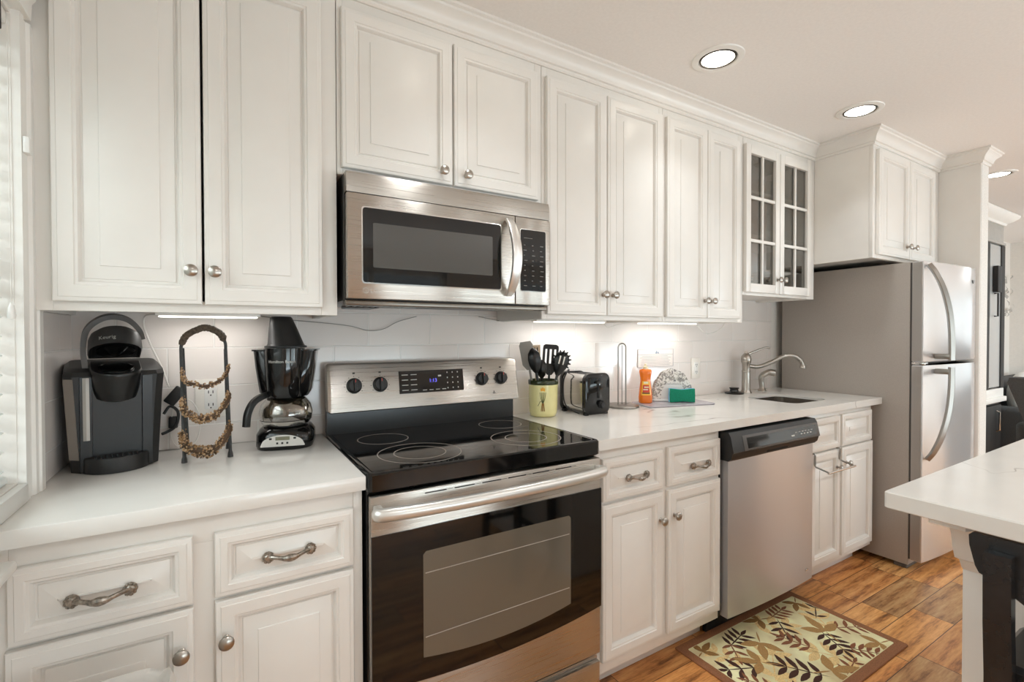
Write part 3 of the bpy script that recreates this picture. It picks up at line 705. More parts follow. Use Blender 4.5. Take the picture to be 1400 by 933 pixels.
m_.loft(loops); part('handle', m_, pm('light_satin_steel', (232, 231, 228), .38, 1), md)
m_ = MB(); m_.text('LG', .019, front(.369, MY-.0003, 1.3885), 0, .0006)
m_.loft([[Vector((.357+r*math.cos(2*PI*i/24), MY+d, 1.395+r*math.sin(2*PI*i/24))) for i in range(24)] for r, d in ((.0068, 0), (.0068, -.0008), (.0085, -.0008), (.0085, 0))], False, False)
m_.box(.3555, .3570, MY-.0008, MY, 1.391, 1.3995); m_.box(.3570, .3605, MY-.0008, MY, 1.3905, 1.392)
part('lettering', m_, M['nickel'], md)
m_ = MB(); m_.box(.8625, MX1, MY, MY+.034, MZ0+.004, 1.6715, .003); mp_ = part('control_panel', m_, M['steel'], t)
m_ = MB(); m_.prism(rrect(.880, .989, 1.416, 1.632, .007, 3), 'y', MY-.0006, MY+.001); part('panel_bezel', m_, M['chrome'], mp_)
m_ = MB(); m_.prism(rrect(.8825, .9865, 1.4185, 1.6295, .006, 3), 'y', MY-.0014, MY)
rnd = random.Random(3)
for r_ in range(9):
    for c_ in range(3):
        w_ = rnd.choice((.006, .009, .013)); x = .893+c_*.034+rnd.uniform(0, .004); z = 1.575-r_*.0175
        m_.box(x, x+w_, MY-.0018, MY-.0013, z, z+.0022, 0, 1)
m_.box(.895, .93, MY-.0018, MY-.0013, 1.600, 1.6015, 0, 1); part('keypad', m_, [M['glossblack'], pm('keypad_legend', (120, 118, 114), .5)], mp_)
# underside: grease filters, lamp cover and the lip
m_ = MB(); m_.box(MX0, MX1, MY+.02, MY+.06, MZ0-.014, MZ0+.001, .003); part('bottom_lip', m_, pm('dark_steel', (120, 114, 106), .3, 1), t)
for x in (MX0+.05, MX1-.25):
    m_ = MB(); m_.box(x, x+.20, MY+.10, MY+.26, MZ0-.006, MZ0+.001, .002)
    for k in range(9): m_.box(x+.012+k*.02, x+.022+k*.02, MY+.11, MY+.25, MZ0-.0075, MZ0-.005)
    part('grease_filter', m_, M['wire'], t)
m_ = MB(); m_.box(.55, .79, MY+.065, MY+.13, MZ0-.014, MZ0, .006); part('lamp_cover', m_, M['black'], t)
m_ = MB(); m_.box(.36, .46, 1.62, 1.75, MZ0-.010, MZ0, .003); part('vent_cover', m_, M['black'], t)

# ================================================================== DISHWASHER
DX0, DX1, DY = 1.743, 2.404, 1.208
t = thing('dishwasher', 'stainless steel dishwasher with a black control strip', 'dishwasher', (2.07, 1.5, 0))
m_ = MB(); m_.box(DX0+.004, DX1-.004, 1.245, 1.79, .10, .8775, .002); part('body', m_, M['black'], t)
m_ = MB(); m_.box(DX0+.004, DX1-.004, 1.30, 1.32, .002, .10, .001); part('toe_kick', m_, M['dark'], t)
m_ = MB(); n = 14; poly = []
for i in range(n+1):
    u = i/n; x = DX0+.012+(DX1-DX0-.016)*u; poly.append((x, DY-.010*(1-(2*u-1)**2)))
m_.prism(poly+[(DX1-.004, 1.244), (DX0+.012, 1.244)], 'z', .105, .757); dd = part('door', m_, M['steelv'], t, angle=40)
m_ = MB(); m_.box(2.332, 2.352, DY-.008, DY+.001, .155, .164, .001); part('badge', m_, M['chrome'], dd)
m_ = MB(); prof = [(1.244, .752), (1.200, .752), (1.188, .764), (1.182, .786), (1.176, .790), (1.190, .852), (1.200, .8685), (1.244, .8685)]; m_.prism(prof, 'x', DX0+.002, DX1-.002); cpn = part('control_panel', m_, M['blackm'], t)
a_ = math.atan2(.014, .062)
PM = Matrix(((1, 0, 0, 0), (0, math.sin(a_), -math.cos(a_), 1.176), (0, math.cos(a_), math.sin(a_), .790), (0, 0, 0, 1)))
m_ = MB(); local_box(m_, PM, DX0+.075, DX1-.004, .000, .0625, .0015, 0, .0008); local_box(m_, PM, DX0+.10, DX1-.03, .008, .052, .0022, 1)
for k in range(6): local_box(m_, PM, 2.20+k*.026, 2.214+k*.026, .034, .0365, .0026, 2)
for k in range(4): local_box(m_, PM, 2.24+k*.026, 2.253+k*.026, .022, .027, .0026, 2)
local_box(m_, PM, 2.165, 2.19, .020, .027, .0026, 2); part('keypad', m_, [M['grey'], M['glossblack'], M['mark']], cpn)
m_ = MB(); m_.box(1.99, 2.15, 1.186, 1.2, .762, .782, .003); part('latch_recess', m_, M['dark'], cpn)

# ================================================================== REFRIGERATOR
GX0, GX1 = 3.138, 3.776
t = thing('refrigerator', 'grey-sided top-freezer refrigerator with stainless steel doors', 'refrigerator', ((GX0+GX1)/2, 1.4, 0))
m_ = MB(); m_.box(GX0, GX1, 1.092, 1.775, .025, 1.648, .004); part('body', m_, M['fridge_side'], t)
m_ = MB(); m_.box(GX0+.01, GX1-.01, 1.10, 1.16, .001, .028, .002); part('base_grille', m_, M['grey'], t)
m_ = MB(); m_.box(GX0+.003, GX1-.003, 1.084, 1.093, .06, 1.645, .002); part('door_gasket', m_, pm('dark_gasket', (70, 66, 63), .6), t)
def fridge_door(z0, z1):
    """front bowed a little, hinge side on the right"""
    m_ = MB(); n = 12; out = []
    for i in range(n+1):
        u = i/n; x = GX0-.001+(GX1-GX0+.004)*u; out.append((x, 1.034-.030*u-.014*(1-(2*u-1)**2)))
    poly = out+[(GX1+.003, 1.083), (GX0-.001, 1.083)]
    c = Vector((sum(p[0] for p in poly)/len(poly), 1.055))
    def lp(z, k): return [Vector((c.x+(x-c.x)*k, c.y+(y-c.y)*(1-(1-k)*8), z)) for x, y in poly]
    m_.loft([lp(z0, .99), lp(z0+.006, 1), lp(z1-.006, 1), lp(z1, .99)]); return m_
mside = pm('door_edge_steel', (165, 160, 155), .35, .6)
for z0, z1, nm in ((1.118, 1.648, 'freezer_door'), (.058, 1.100, 'fresh_food_door')):
    o = part(nm, fridge_door(z0, z1), M['steelf'], t, angle=50)
    m_ = MB(); m_.box(GX0-.0022, GX0-.0008, 1.040, 1.082, z0+.005, z1-.005); part('edge_strip', m_, mside, o)
    hx = GX0+.022
    if z0 > 1: pts = [(hx, 1.022, 1.630), (hx+.012, .998, 1.585), (hx+.035, .972, 1.50), (hx+.062, .955, 1.38), (hx+.078, .950, 1.25), (hx+.083, .950, 1.128)]
    else: pts = [(hx+.083, .950, 1.092), (hx+.078, .950, .98), (hx+.062, .955, .86), (hx+.035, .972, .74), (hx+.012, .998, .65), (hx, 1.022, .605)]
    sp = spline(pts, 6); m_ = MB(); loops = []
    for i, p in enumerate(sp):
        T = (sp[min(i+1, len(sp)-1)]-sp[max(i-1, 0)]).normalized(); S = Vector((.82, -.57, 0)); S = (S-T*S.dot(T)).normalized(); B = T.cross(S)
        loops.append([p+S*(.014*a)+B*(.008*b) for a, b in ((-1, -.6), (-.7, -1), (.7, -1), (1, -.6), (1, .6), (.7, 1), (-.7, 1), (-1, .6))])
    m_.loft(loops)
    ez = 1.150 if z0 > 1 else 1.070
    m_.box(hx+.070, hx+.094, .952, 1.018, ez-.016, ez+.012, .004)
    part('handle', m_, M['wire'], o)
    if z0 > 1:
        m_ = MB(); m_.prism([(3.714, 1.572), (3.738, 1.572), (3.726, 1.556)], 'y', .999, 1.004); m_.box(3.712, 3.742, .999, 1.004, 1.573, 1.576); part('badge', m_, M['grey'], o)
m_ = MB(); m_.box(GX0+.004, GX0+.06, 1.03, 1.09, 1.102, 1.116, .002); part('hinge', m_, M['chrome'], t)
m_ = MB(); m_.box(GX0+.03, GX1-.03, 1.3, 1.77, 1.6485, 1.652); part('top_cover', m_, M['grey'], t)

# ================================================================== LIGHTS
def can_light(x, y, label, power=CAN_POWER, spread=95, first={}):
    if power in first:
        return dup(first[power], (x, y, ZC), label)
    t = thing('ceiling_light', label, 'light', (x, y, ZC), 0, 'recessed ceiling lights'); first[power] = t
    m_ = MB(); m_.lathe([(.096, 0), (.094, -.004), (.080, -.007), (.072, -.006), (.068, -.001)], (x, y, ZC), 36, cap0=False, cap1=False); part('trim_ring', m_, M['trim'], t)
    m_ = MB(); m_.lathe([(.068, -.0005), (.066, -.005), (.061, -.006), (.059, -.003)], (x, y, ZC), 36, cap0=False, cap1=False); part('gimbal_ring', m_, pm('dark_ring', (70, 64, 56), .4, .5), t)
    m_ = MB(); m_.lathe([(.060, -.001), (.055, -.0045), (.03, -.006), (0, -.0065)], (x, y, ZC), 32, cap0=False); part('lamp', m_, M['lens'], t)
    l = bpy.data.lights.new('lamp_light', 'AREA'); l.shape = 'DISK'; l.size = .12; l.energy = power; l.color = CAN_COLOR; l.spread = math.radians(spread)
    o = bpy.data.objects.new('lamp_light', l); COL.objects.link(o); o.parent = t; o.location = (0, 0, -.012)
    return t
can_light(1.655, 1.19, 'recessed ceiling light nearest the microwave, with a dark ring')
can_light(2.620, 1.115, 'recessed ceiling light in front of the glass-door cabinet')
can_light(4.462, 1.080, 'recessed ceiling light beyond the end wall')
can_light(.690, 1.10, 'recessed ceiling light above the range, out of view')
for x, y in ((.6, -.9), (2.2, -.9), (3.8, -.9), (5.6, -.9), (6.6, .6)): can_light(x, y, 'added recessed fill light outside the view behind the camera', FILL_CAN_POWER, 165)  # unseen lights added to brighten upper and base cabinets alike

def led(x0, x1, label, powr):
    t = thing('led_light_bar', label, 'light', ((x0+x1)/2, 1.70, 1.318), 0, 'under-cabinet light bars')
    m_ = MB(); m_.box(x0, x1, 1.680, 1.723, 1.323, 1.3355, .002); part('housing', m_, M['white'], t)
    m_ = MB(); m_.box(x0+.008, x1-.008, 1.684, 1.719, 1.319, 1.3225, .001); part('diffuser', m_, M['led'], t)
    l = bpy.data.lights.new('led_glow', 'AREA'); l.shape = 'RECTANGLE'; l.size = x1-x0-.02; l.size_y = .03; l.energy = powr; l.color = (1, .97, .93)
    o = bpy.data.objects.new('led_glow', l); COL.objects.link(o); o.parent = t; o.location = (0, 0, -.003)
    return t
led1 = led(-.16, .105, 'glowing light bar under the cabinet above the pod coffee machine', LED_POWER*.55)
led2 = led(1.14, 1.53, 'glowing light bar under the cabinet above the toaster', LED_POWER)
led3 = led(1.76, 2.18, 'glowing light bar under the cabinet above the soap and sponge', LED_POWER)
def cord(parent, pts, r, mat, k=8):
    m_ = MB(); m_.tube(spline(pts, k), r, 6); part('power_cord', m_, mat, parent)
cord(led1, [(-.155, 1.715, 1.330), (-.19, 1.775, 1.325), (-.196, 1.786, 1.297), (-.182, 1.79, 1.242), (-.153, 1.79, 1.165), (-.138, 1.79, 1.110)], .0026, M['cord'])
cord(led1, [(.102, 1.715, 1.328), (.20, 1.775, 1.318), (.301, 1.79, 1.310), (.40, 1.79, 1.299), (.466, 1.79, 1.283), (.52, 1.79, 1.289), (.576, 1.79, 1.317), (.648, 1.785, 1.338)], .0014, M['cordg'])
cord(led2, [(.918, 1.785, 1.342), (1.0, 1.79, 1.330), (1.041, 1.79, 1.323), (1.10, 1.78, 1.328), (1.145, 1.715, 1.329)], .0014, M['cordg'])
cord(led2, [(1.525, 1.705, 1.329), (1.569, 1.742, 1.322), (1.582, 1.74, 1.305), (1.60, 1.74, 1.301), (1.64, 1.745, 1.309), (1.70, 1.745, 1.322), (1.765, 1.705, 1.329)], .0026, M['cord'])
cord(led3, [(2.175, 1.705, 1.329), (2.207, 1.71, 1.318), (2.25, 1.70, 1.279), (2.312, 1.70, 1.271), (2.376, 1.70, 1.288), (2.428, 1.70, 1.325), (2.44, 1.70, 1.45), (2.44, 1.70, 1.4735)], .0026, M['cord'])

# ================================================================== WINDOW BLIND
t = thing('window_blind', 'white slatted blind hanging in the window beside the counter', 'blind', (XL-.03, .73, .955))
m_ = MB(); n = 23
for i in range(n):
    z = 1.885-i*.0402
    a = math.radians(42); d = Vector((-math.cos(a), 0, math.sin(a)))
    c = Vector((XL-.035, 0, z)); u = Vector((-d.z, 0, d.x))
    m_.loft([[Vector((c.x, y, c.z))+d*s+u*(.0022*(1-(s/.0245)**2))+u*o for s, o in ((-.0245, 0), (-.012, 0), (0, 0), (.012, 0), (.0245, 0), (.0245, .0022), (.012, .0022), (0, .0022), (-.012, .0022), (-.0245, .0022))] for y in (.062, 1.398)])
part('slats', m_, M['slat'], t)
m_ = MB(); m_.box(XL-.062, XL-.004, .058, 1.400, 1.912, 1.938, .003); part('headrail', m_, M['trim'], t)
m_ = MB(); m_.box(XL-.058, XL-.012, .062, 1.398, .958, .974, .004); part('bottom_rail', m_, M['slat'], t)
for y in (.30, .84, 1.335):
    m_ = MB(); m_.tube([(XL-.008, y, 1.915), (XL-.008, y, .965)], .0012, 5); part('ladder_cord', m_, M['cord'], t)
m_ = MB(); m_.tube([(XL+.001, 1.384, 1.915), (XL+.001, 1.384, 1.50), (XL+.001, 1.384, 1.335)], .0011, 5); part('pull_cord', m_, M['cord'], t)
m_ = MB(); m_.lathe([(.006, 0), (.0075, .006), (.006, .020), (.003, .030), (.0015, .034)], (XL+.001, 1.384, 1.302), 12); part('tassel', m_, M['white'], t)
m_ = MB(); m_.tube([(XL+.006, 1.33, 1.935), (XL+.006, 1.33, 1.87)], .002, 6); m_.tube([(XL+.006, 1.33, 1.87), (XL-.004, 1.29, 1.868)], .002, 6)
for k in range(4): m_.tube([(XL-.004, 1.32-k*.009, 1.871), (XL-.002, 1.31-k*.009, 1.884)], .0016, 6)
part('tilt_hook', m_, M['iron'], t)
m_ = MB(); m_.box(XL+.0145, XL+.026, 1.408, 1.432, 1.655, 1.69, .003); part('cord_cleat', m_, M['white'], t)

# ================================================================== OUTLETS
def outlet(x, z, w_, h_, label):
    t = thing('wall_outlet', label, 'outlet', (x, WT, z))
    m_ = MB(); m_.box(x-w_/2, x+w_/2, WT-.007, WT-.0005, z-h_/2, z+h_/2, .003); part('cover_plate', m_, M['offw'], t)
    m_ = MB(); m_.box(x-.017, x+.017, WT-.0095, WT-.006, z-.034, z+.034, .002); o = part('receptacle', m_, M['white'], t)
    m_ = MB()
    for dz in (-.02, .02):
        for dx in (-.006, .006): m_.box(x+dx-.0012, x+dx+.0012, WT-.0102, WT-.0094, z+dz-.004, z+dz+.005)
        m_.lathe([(.0022, 0), (.0022, .0006), (0, .0007)], (x, WT-.0094, z+dz-.010), 8, '-y')
    part('slots', m_, M['dark'], o)
    return t
outlet(2.322, 1.072, .072, .116, 'white outlet plate on the tile right of the napkin holder')
outlet(-.030, 1.066, .085, .122, 'white outlet plate on the tile behind the beaded rack')

# ================================================================== POD COFFEE MACHINE
KX, KY = -.251, 1.690
t = thing('pod_coffee_machine', 'black pod coffee machine with its lid and handle raised', 'coffee machine', (KX, KY, .914), math.radians(11))
def K(prof_, z, r=.02): return [Vector((x, y, z)) for x, y in rrect(*prof_, r, 4)]
def ksec(z, w_, yf, c=.022, yb=.076, r=.02):
    """plan of the housing: bevelled front corners, rounded back"""
    out = [(-w_+c*.8, yf), (w_-c*.8, yf), (w_, yf+c)]
    for i in range(5):
        a = PI/2*i/4; out.append((w_-r+r*math.cos(a), yb-r+r*math.sin(a)))
    for i in range(5):
        a = PI/2+PI/2*i/4; out.append((-w_+r+r*math.cos(a), yb-r+r*math.sin(a)))
    return [Vector((x, y, z)) for x, y in out+[(-w_, yf+c)]]
def tilt(loop, d): return [Vector((v.x, v.y, v.z+d*(v.y+.08)/.17)) for v in loop]
m_ = MB(); m_.loft([ksec(.001, .090, -.066), ksec(.02, .091, -.068), ksec(.20, .100, -.077), tilt(ksec(.248, .104, -.080), .012), tilt(ksec(.258, .102, -.074), .020), tilt(ksec(.264, .092, -.060), .024)]); part('housing', m_, M['blackm'], t, True, angle=28)
def facez(z): return -.068-.009*(z-.02)/.18
for x0_, x1_, nm in ((-.074, -.048, 'side_column'), (.052, .076, 'side_column')):
    m_ = MB(); m_.loft([[Vector((x, facez(z)-d, z)) for x, d in ((x0_, -.004), (x0_+.002, .007), (x1_-.001, .007), (x1_, -.004))] for z in (.004, .246)]); part(nm, m_, M['black'], t, True)
m_ = MB(); m_.loft([[Vector((x, facez(z)-d, z)) for x, d in ((-.048, -.004), (-.048, .0012), (.052, .0012), (.052, -.004))] for z in (.03, .22)]); part('cup_bay', m_, pm('dark_grey_plastic', (30, 30, 30), .4), t, True)
m_ = MB()
def trim_sec(z):
    w_ = .091+.009*(z-.02)/.18; yf = facez(z)
    return [Vector((x, y, z)) for x, y in ((-w_+.0176-.001, yf-.0015), (-w_-.0018, yf+.022), (-w_-.0018, yf+.050), (-w_+.002, yf+.050), (-w_+.02, yf+.004))]
m_.loft([trim_sec(z) for z in (.035, .12, .20, .242)]); part('side_trim', m_, pm('silver_grey_trim', (158, 151, 143), .33, .6), t, True)
m_ = MB(); m_.loft([[Vector((-.0605+a*.0065+.004*(.245-z), facez(z)-.0072-b, z)) for a, b in ((-1, 0), (1, 0), (1, .003), (0, .005), (-1, .003))] for z in (.085, .090, .238, .245)]); part('water_gauge', m_, pm('silver_strip', (176, 172, 166), .35, .6), t, True)
# brew head, nodding forward so that the pod well shows
def dshape(w_, y0, y1, z, n=12):
    pts = [Vector((w_, y1, z)), Vector((-w_, y1, z))]
    for i in range(n+1):
        a = PI+PI*i/n; pts.append(Vector((w_*math.cos(a), y0+w_+w_*math.sin(a)*1.0, z)))
    return pts
Hm = Matrix.Translation((0, -.050, .272)) @ Matrix.Rotation(math.radians(17), 4, 'X') @ Matrix.Translation((0, .050, -.272))
def hd(*a): return [Hm @ p for p in dshape(*a)]
m_ = MB(); m_.loft([hd(.034, -.118, -.03, .196), hd(.044, -.128, -.03, .202), hd(.048, -.134, -.03, .225), hd(.051, -.140, -.03, .262), hd(.053, -.142, -.03, .274), hd(.050, -.139, -.03, .280)]); part('brew_head', m_, M['black'], t, True, angle=40)
m_ = MB(); m_.lathe([(.036, .2802), (.036, .284), (.031, .286), (.027, .281), (.026, .2805), (0, .2804)], (0, -.094, 0), 28); m_.xf(Hm); part('pod_holder', m_, M['glossblack'], t, True)
# lid tipped up
Lm = Matrix.Translation((0, -.030, .292)) @ Matrix.Rotation(math.radians(-24), 4, 'X')
m_ = MB()
def ld(w_, h): return [Lm @ p for p in dshape(w_, -.104, .0, h)]
m_.loft([ld(.046, .006), ld(.053, .000), ld(.056, .010), ld(.055, .030), ld(.050, .042), ld(.036, .048)]); lid = part('lid', m_, M['blackm'], t, True, angle=40)
m_ = MB(); m_.lathe([(.040, .0005), (.040, -.003), (.024, -.006), (.006, -.014), (0, -.015)], (0, -.052, 0), 20); m_.xf(Lm); part('pod_needle', m_, M['glossblack'], lid, True)
m_ = MB()
q = MB(); q.text('Keurig', .0135, Matrix.Identity(4), 0, .0003, 'CENTER')
for v in q.bm.verts:
    a = v.co.x/.056-.35; v.co = Lm @ Vector((.0562*math.sin(a), -.104+.0555-.0562*math.cos(a), .013+v.co.y))
m_.merge(q.bm); part('lettering', m_, M['mark'], lid, True)
# handle arch
m_ = MB(); pts = spline([(-.060, -.045, .262), (-.064, -.040, .320), (-.056, -.034, .368), (-.030, -.030, .396), (0, -.028, .404), (.030, -.030, .394), (.052, -.034, .368), (.059, -.038, .342)], 6)
loops = []
for i, p in enumerate(pts):
    T = (pts[min(i+1, len(pts)-1)]-pts[max(i-1, 0)]).normalized(); S = Vector((0, 1, .2)); S = (S-T*S.dot(T)).normalized(); B = T.cross(S); k = i/(len(pts)-1)
    wd = .006+.010*math.sin(PI*min(1, max(0, k*1.3-.15)))
    loops.append([p+S*(wd*a)+B*(.0075*b) for a, b in ((-1, -.8), (1, -.8), (1, .8), (-1, .8))])
m_.loft(loops); part('handle', m_, M['grey'], t, True, angle=50)
m_ = MB(); m_.loft([dshape(.071, -.122, -.05, z) for z in (.001, .004)]+[dshape(.0715, -.123, -.05, .036), dshape(.069, -.120, -.05, .040)]); dtray = part('drip_tray', m_, M['blackm'], t, True, angle=40)
m_ = MB()
for k in range(9): m_.box(-.045+k*.0105, -.0405+k*.0105, -.110, -.072, .040, .0425, .0005)
part('drip_grate', m_, M['glossblack'], dtray, True)
cord(t, [(-.150, 1.775, 1.03), (-.135, 1.782, 1.051), (-.116, 1.785, 1.035), (-.116, 1.785, 1.005), (-.125, 1.785, .985), (-.145, 1.784, .973), (-.155, 1.778, .97)], .0042, M['cordb'])
m_ = MB(); m_.box(-.016, .016, -.010, .010, -.028, .028, .004); m_.xf(Matrix.Translation((-.122, 1.782, 1.082)) @ Matrix.Rotation(math.radians(38), 4, 'Y'))
part('power_adapter', m_, M['blackm'], led1, label='black power adapter')
m_ = MB(); m_.box(-.012, .012, -.008, .008, -.018, .018, .004); m_.xf(Matrix.Translation((-.128, 1.796, 1.000))); part('power_plug', m_, M['blackm'], t)
cord(led1, [(-.107, 1.785, 1.060), (-.09, 1.79, 1.068), (-.072, 1.792, 1.048), (-.058, 1.792, 1.00), (-.066, 1.792, .945), (-.089, 1.792, .922), (-.118, 1.792, .925), (-.134, 1.792, .96), (-.130, 1.792, 1.03), (-.126, 1.79, 1.055)], .0016, M['cord'])

# ================================================================== BEADED RACK
t = thing('beaded_rack', 'black iron arched rack with three beaded swags between the coffee makers', 'rack', (-.037, 1.66, .914))
def leg(x0, z0, y0, x1, z1, y1):
    m_ = MB(); m_.tube([(x0, y0, .9145), (x0, y0, .925), (x0*.99+x1*.01, y0, .932), (x1, y1, z1)], [.0075, .0065, .0045, .0042], 8); return m_
part('leg', leg(-.090, 0, 1.600, -.097, 1.23, 1.636), M['iron'], t); part('leg', leg(.020, 0, 1.612, .011, 1.225, 1.640), M['iron'], t)
part('leg', leg(-.088, 0, 1.722, -.094, 1.23, 1.652), M['iron'], t); part('leg', leg(.016, 0, 1.732, .010, 1.225, 1.655), M['iron'], t)
arch = [(-.097, 1.644, 1.215), (-.096, 1.644, 1.240), (-.082, 1.644, 1.268), (-.043, 1.644, 1.288), (-.008, 1.644, 1.276), (.009, 1.644, 1.248), (.011, 1.644, 1.215)]
m_ = MB(); m_.tube(spline(arch, 6), .0042, 8); ar = part('arch', m_, M['iron'], t)
m_ = MB(); sp = spline(arch, 20); rr_ = random.Random(5)
for i in range(24, len(sp)-26):
    p = sp[i]; m_.sphere((p.x+rr_.uniform(-.001, .001), p.y, p.z+rr_.uniform(-.001, .001)), .0100, 0, 1, (1, 1, 1))
part('twine_wrap', m_, M['twig'], ar)
for (z0, z1, zm, rad, cnt, y) in ((1.163, 1.170, 1.125, .0085, 110, 1.618), (1.080, 1.090, 1.036, .014, 210, 1.608), (.988, .996, .945, .018, 260, 1.604)):
    sp = spline([(-.094, y+.008, z0+.006), (-.092, y-.006, z0-.010), (-.082, y-.020, z0-.026), (-.062, y-.032, zm+.006), (-.040, y-.036, zm), (-.016, y-.032, zm+.007), (.004, y-.020, z1-.024), (.014, y-.004, z1-.008), (.017, y+.010, z1+.006)], 30)
    m_ = MB(); rr_ = random.Random(int(z0*1000))
    for i in range(cnt*2):
        p = sp[int(rr_.random()*(len(sp)-1))]; a = rr_.uniform(0, 2*PI); q = rad*rr_.uniform(.5, 1)
        m_.sphere((p.x+q*math.cos(a)*.5, p.y+q*math.cos(a), p.z+q*math.sin(a)), rr_.uniform(.0020, .0036), rr_.choice((0, 0, 1, 2, 2)), 1)
    m_.tube(sp, rad*.5, 8, 1); part('beaded_swag', m_, [M['bead'], M['beadd'], M['beadl']], t)

# ================================================================== DRIP COFFEE MAKER
CX_, CYc = .179, 1.700
t = thing('drip_coffee_maker', 'black drip coffee maker with a glass carafe beside the range', 'coffee maker', (CX_, CYc, .914), math.radians(-14))
m_ = MB(); m_.loft([K((-.080, .080, -.085, .085), .001, .05), K((-.083, .083, -.088, .086), .012, .05), K((-.082, .082, -.086, .086), .045, .05), K((-.072, .072, -.076, .080), .062, .05), K((-.066, .066, -.07, .07), .066, .05)]); base = part('base', m_, M['glossblack'], t, True, angle=45)
m_ = MB(); m_.lathe([(.052, .0665), (.052, .069), (0, .0695)], (0, -.012, 0), 24); part('warming_plate', m_, M['blackm'], t, True)
m_ = MB(); m_.loft([K((-.034, .034, .064, .086), .06, .01), K((-.040, .040, .062, .088), .18, .01)]); part('rear_tower', m_, M['glossblack'], t, True)
# reservoir: flared with two ears
m_ = MB(); m_.loft([K((-.066, .066, -.058, .088), .160, .04), K((-.074, .074, -.066, .090), .175, .04), K((-.084, .084, -.060, .092), .25, .03), K((-.090, .090, -.050, .094), .302, .025), K((-.095, .095, -.054, .098), .303, .025), K((-.095, .095, -.054, .098), .308, .025)]); part('reservoir', m_, M['glossblack'], t, True, angle=40)
m_ = MB(); m_.loft([dshape(.044, -.092, -.02, .160), dshape(.050, -.098, -.02, .172), dshape(.056, -.100, -.02, .26), dshape(.058, -.100, -.02, .306), dshape(.058, -.100, -.02, .312)]); bk = part('filter_basket', m_, M['glossblack'], t, True, angle=40)
m_ = MB()
q = MB(); q.text('Hamilton Beach', .0125, Matrix.Identity(4), 0, .0003, 'CENTER')
for v in q.bm.verts:
    a = v.co.x/.0575; v.co = Vector((.0578*math.sin(a), -.0425-.0578*math.cos(a)-v.co.z, .268+v.co.y))
m_.merge(q.bm); part('lettering', m_, M['mark'], bk, True)
# carafe
m_ = MB(); cprof = [(.056, .0715), (.068, .075), (.0765, .090), (.0785, .108), (.073, .132), (.058, .152), (.050, .158)]
m_.lathe(cprof, (0, -.012, 0), 32, cap0=True, cap1=False); m_.lathe([(r-.0018, h+.001) for r, h in cprof], (0, -.012, 0), 32, cap0=True, cap1=False); car = part('carafe', m_, M['carafe'], t, True, angle=60)
m_ = MB(); m_.lathe([(.0680, .0745), (.0755, .086), (.0765, .086), (.0692, .0735)], (0, -.012, 0), 32, cap0=False, cap1=False); part('carafe_band', m_, M['chrome'], car, True)
m_ = MB(); m_.lathe([(.050, .151), (.052, .154), (.050, .159), (.030, .160), (0, .160)], (0, -.012, 0), 28); part('carafe_lid', m_, M['black'], car, True)
m_ = MB(); pts = spline([(-.030, -.044, .168), (-.052, -.062, .168), (-.078, -.084, .152), (-.092, -.098, .120), (-.096, -.102, .080)], 6)
loops = []
for i, p in enumerate(pts):
    T = (pts[min(i+1, len(pts)-1)]-pts[max(i-1, 0)]).normalized(); S = Vector((.7, -.7, 0)); S = (S-T*S.dot(T)).normalized(); B = T.cross(S)
    loops.append([p+S*(.010*a)+B*(.009*b) for a, b in ((-1, -.6), (-.6, -1), (.6, -1), (1, -.6), (1, .6), (.6, 1), (-.6, 1), (-1, .6))])
m_.loft(loops); part('carafe_handle', m_, M['black'], car, True)
# silver oval panel with LCD and buttons on the base front
def bf(x, z, out): # base front, slightly curved
    return Vector((x, -.0868-out+.5*max(0, abs(x)-.045)**2*12, z))
m_ = MB(); N_ = 18; top = []; bot = []
for i in range(N_+1):
    u = -1+2*i/N_; x = .062*u; top.append((x, .016+.032*math.sqrt(max(0, 1-u*u)))); bot.append((x, .013))
for i in range(N_):
    vs = [m_.bm.verts.new(bf(p[0], p[1], .0016)) for p in (bot[i], bot[i+1], top[i+1], top[i])]; m_.face(vs)
m_.box(-.020, .020, -.0895, -.086, .032, .043, .0005, 1)
for k in range(3): m_.box(-.018+k*.014, -.012+k*.014, -.0895, -.086, .020, .026, .001, 2)
for x in (-.034, .034): m_.box(x-.004, x+.004, -.0893, -.086, .034, .040, .001, 2)
part('clock_panel', m_, [pm('silver_panel', (205, 203, 198), .3, .3), M['lcd'], M['black']], base, True)
m_ = MB(); m_.loft([[Vector((-.013*k*(0 if h < .012 else 1)+r*math.cos(2*PI*i/28), r*math.sin(2*PI*i/28), h)) for i in range(28)] for r, h, k in ((.062, 0, 0), (.062, .005, 0), (.056, .007, 0), (.053, .0115, 0), (.041, .062, .6), (.032, .094, 1), (.028, .098, 1))])
m_.xf(Matrix.Translation((.177, 1.690, 1.2273))); single('brew_funnel', m_, M['blackm'], 'black tapered funnel standing upside down on the drip coffee maker', 'funnel')

# ================================================================== UTENSIL CROCK
UX, UY = 1.196, 1.715
t = thing('utensil_crock', 'cream ceramic crock with painted flower and dark rim', 'crock', (UX, UY, .914))
m_ = MB(); m_.lathe([(.050, .001), (.056, .004), (.060, .02), (.0625, .06), (.0635, .142)], (0, 0, 0), 40, cap1=False); m_.lathe([(.057, .142), (.056, .03), (.05, .008), (0, .006)], (0, 0, 0), 40, cap0=False); part('pot', m_, M['cream'], t, True, angle=50)
m_ = MB(); m_.lathe([(.0638, .138), (.0655, .141), (.0655, .155), (.063, .158), (.058, .157), (.0568, .140)], (0, 0, 0), 40, cap0=False, cap1=False); part('rim', m_, M['olive'], t, True, angle=50)
m_ = MB(); va = math.atan2(-UY, -UX)-.02     # painted side faces the room
def onpot(u, z, o=.0004):
    r = .0618+.0012*(z/.142)+o; a = va+u/.062; return Vector((r*math.cos(a), r*math.sin(a), z))
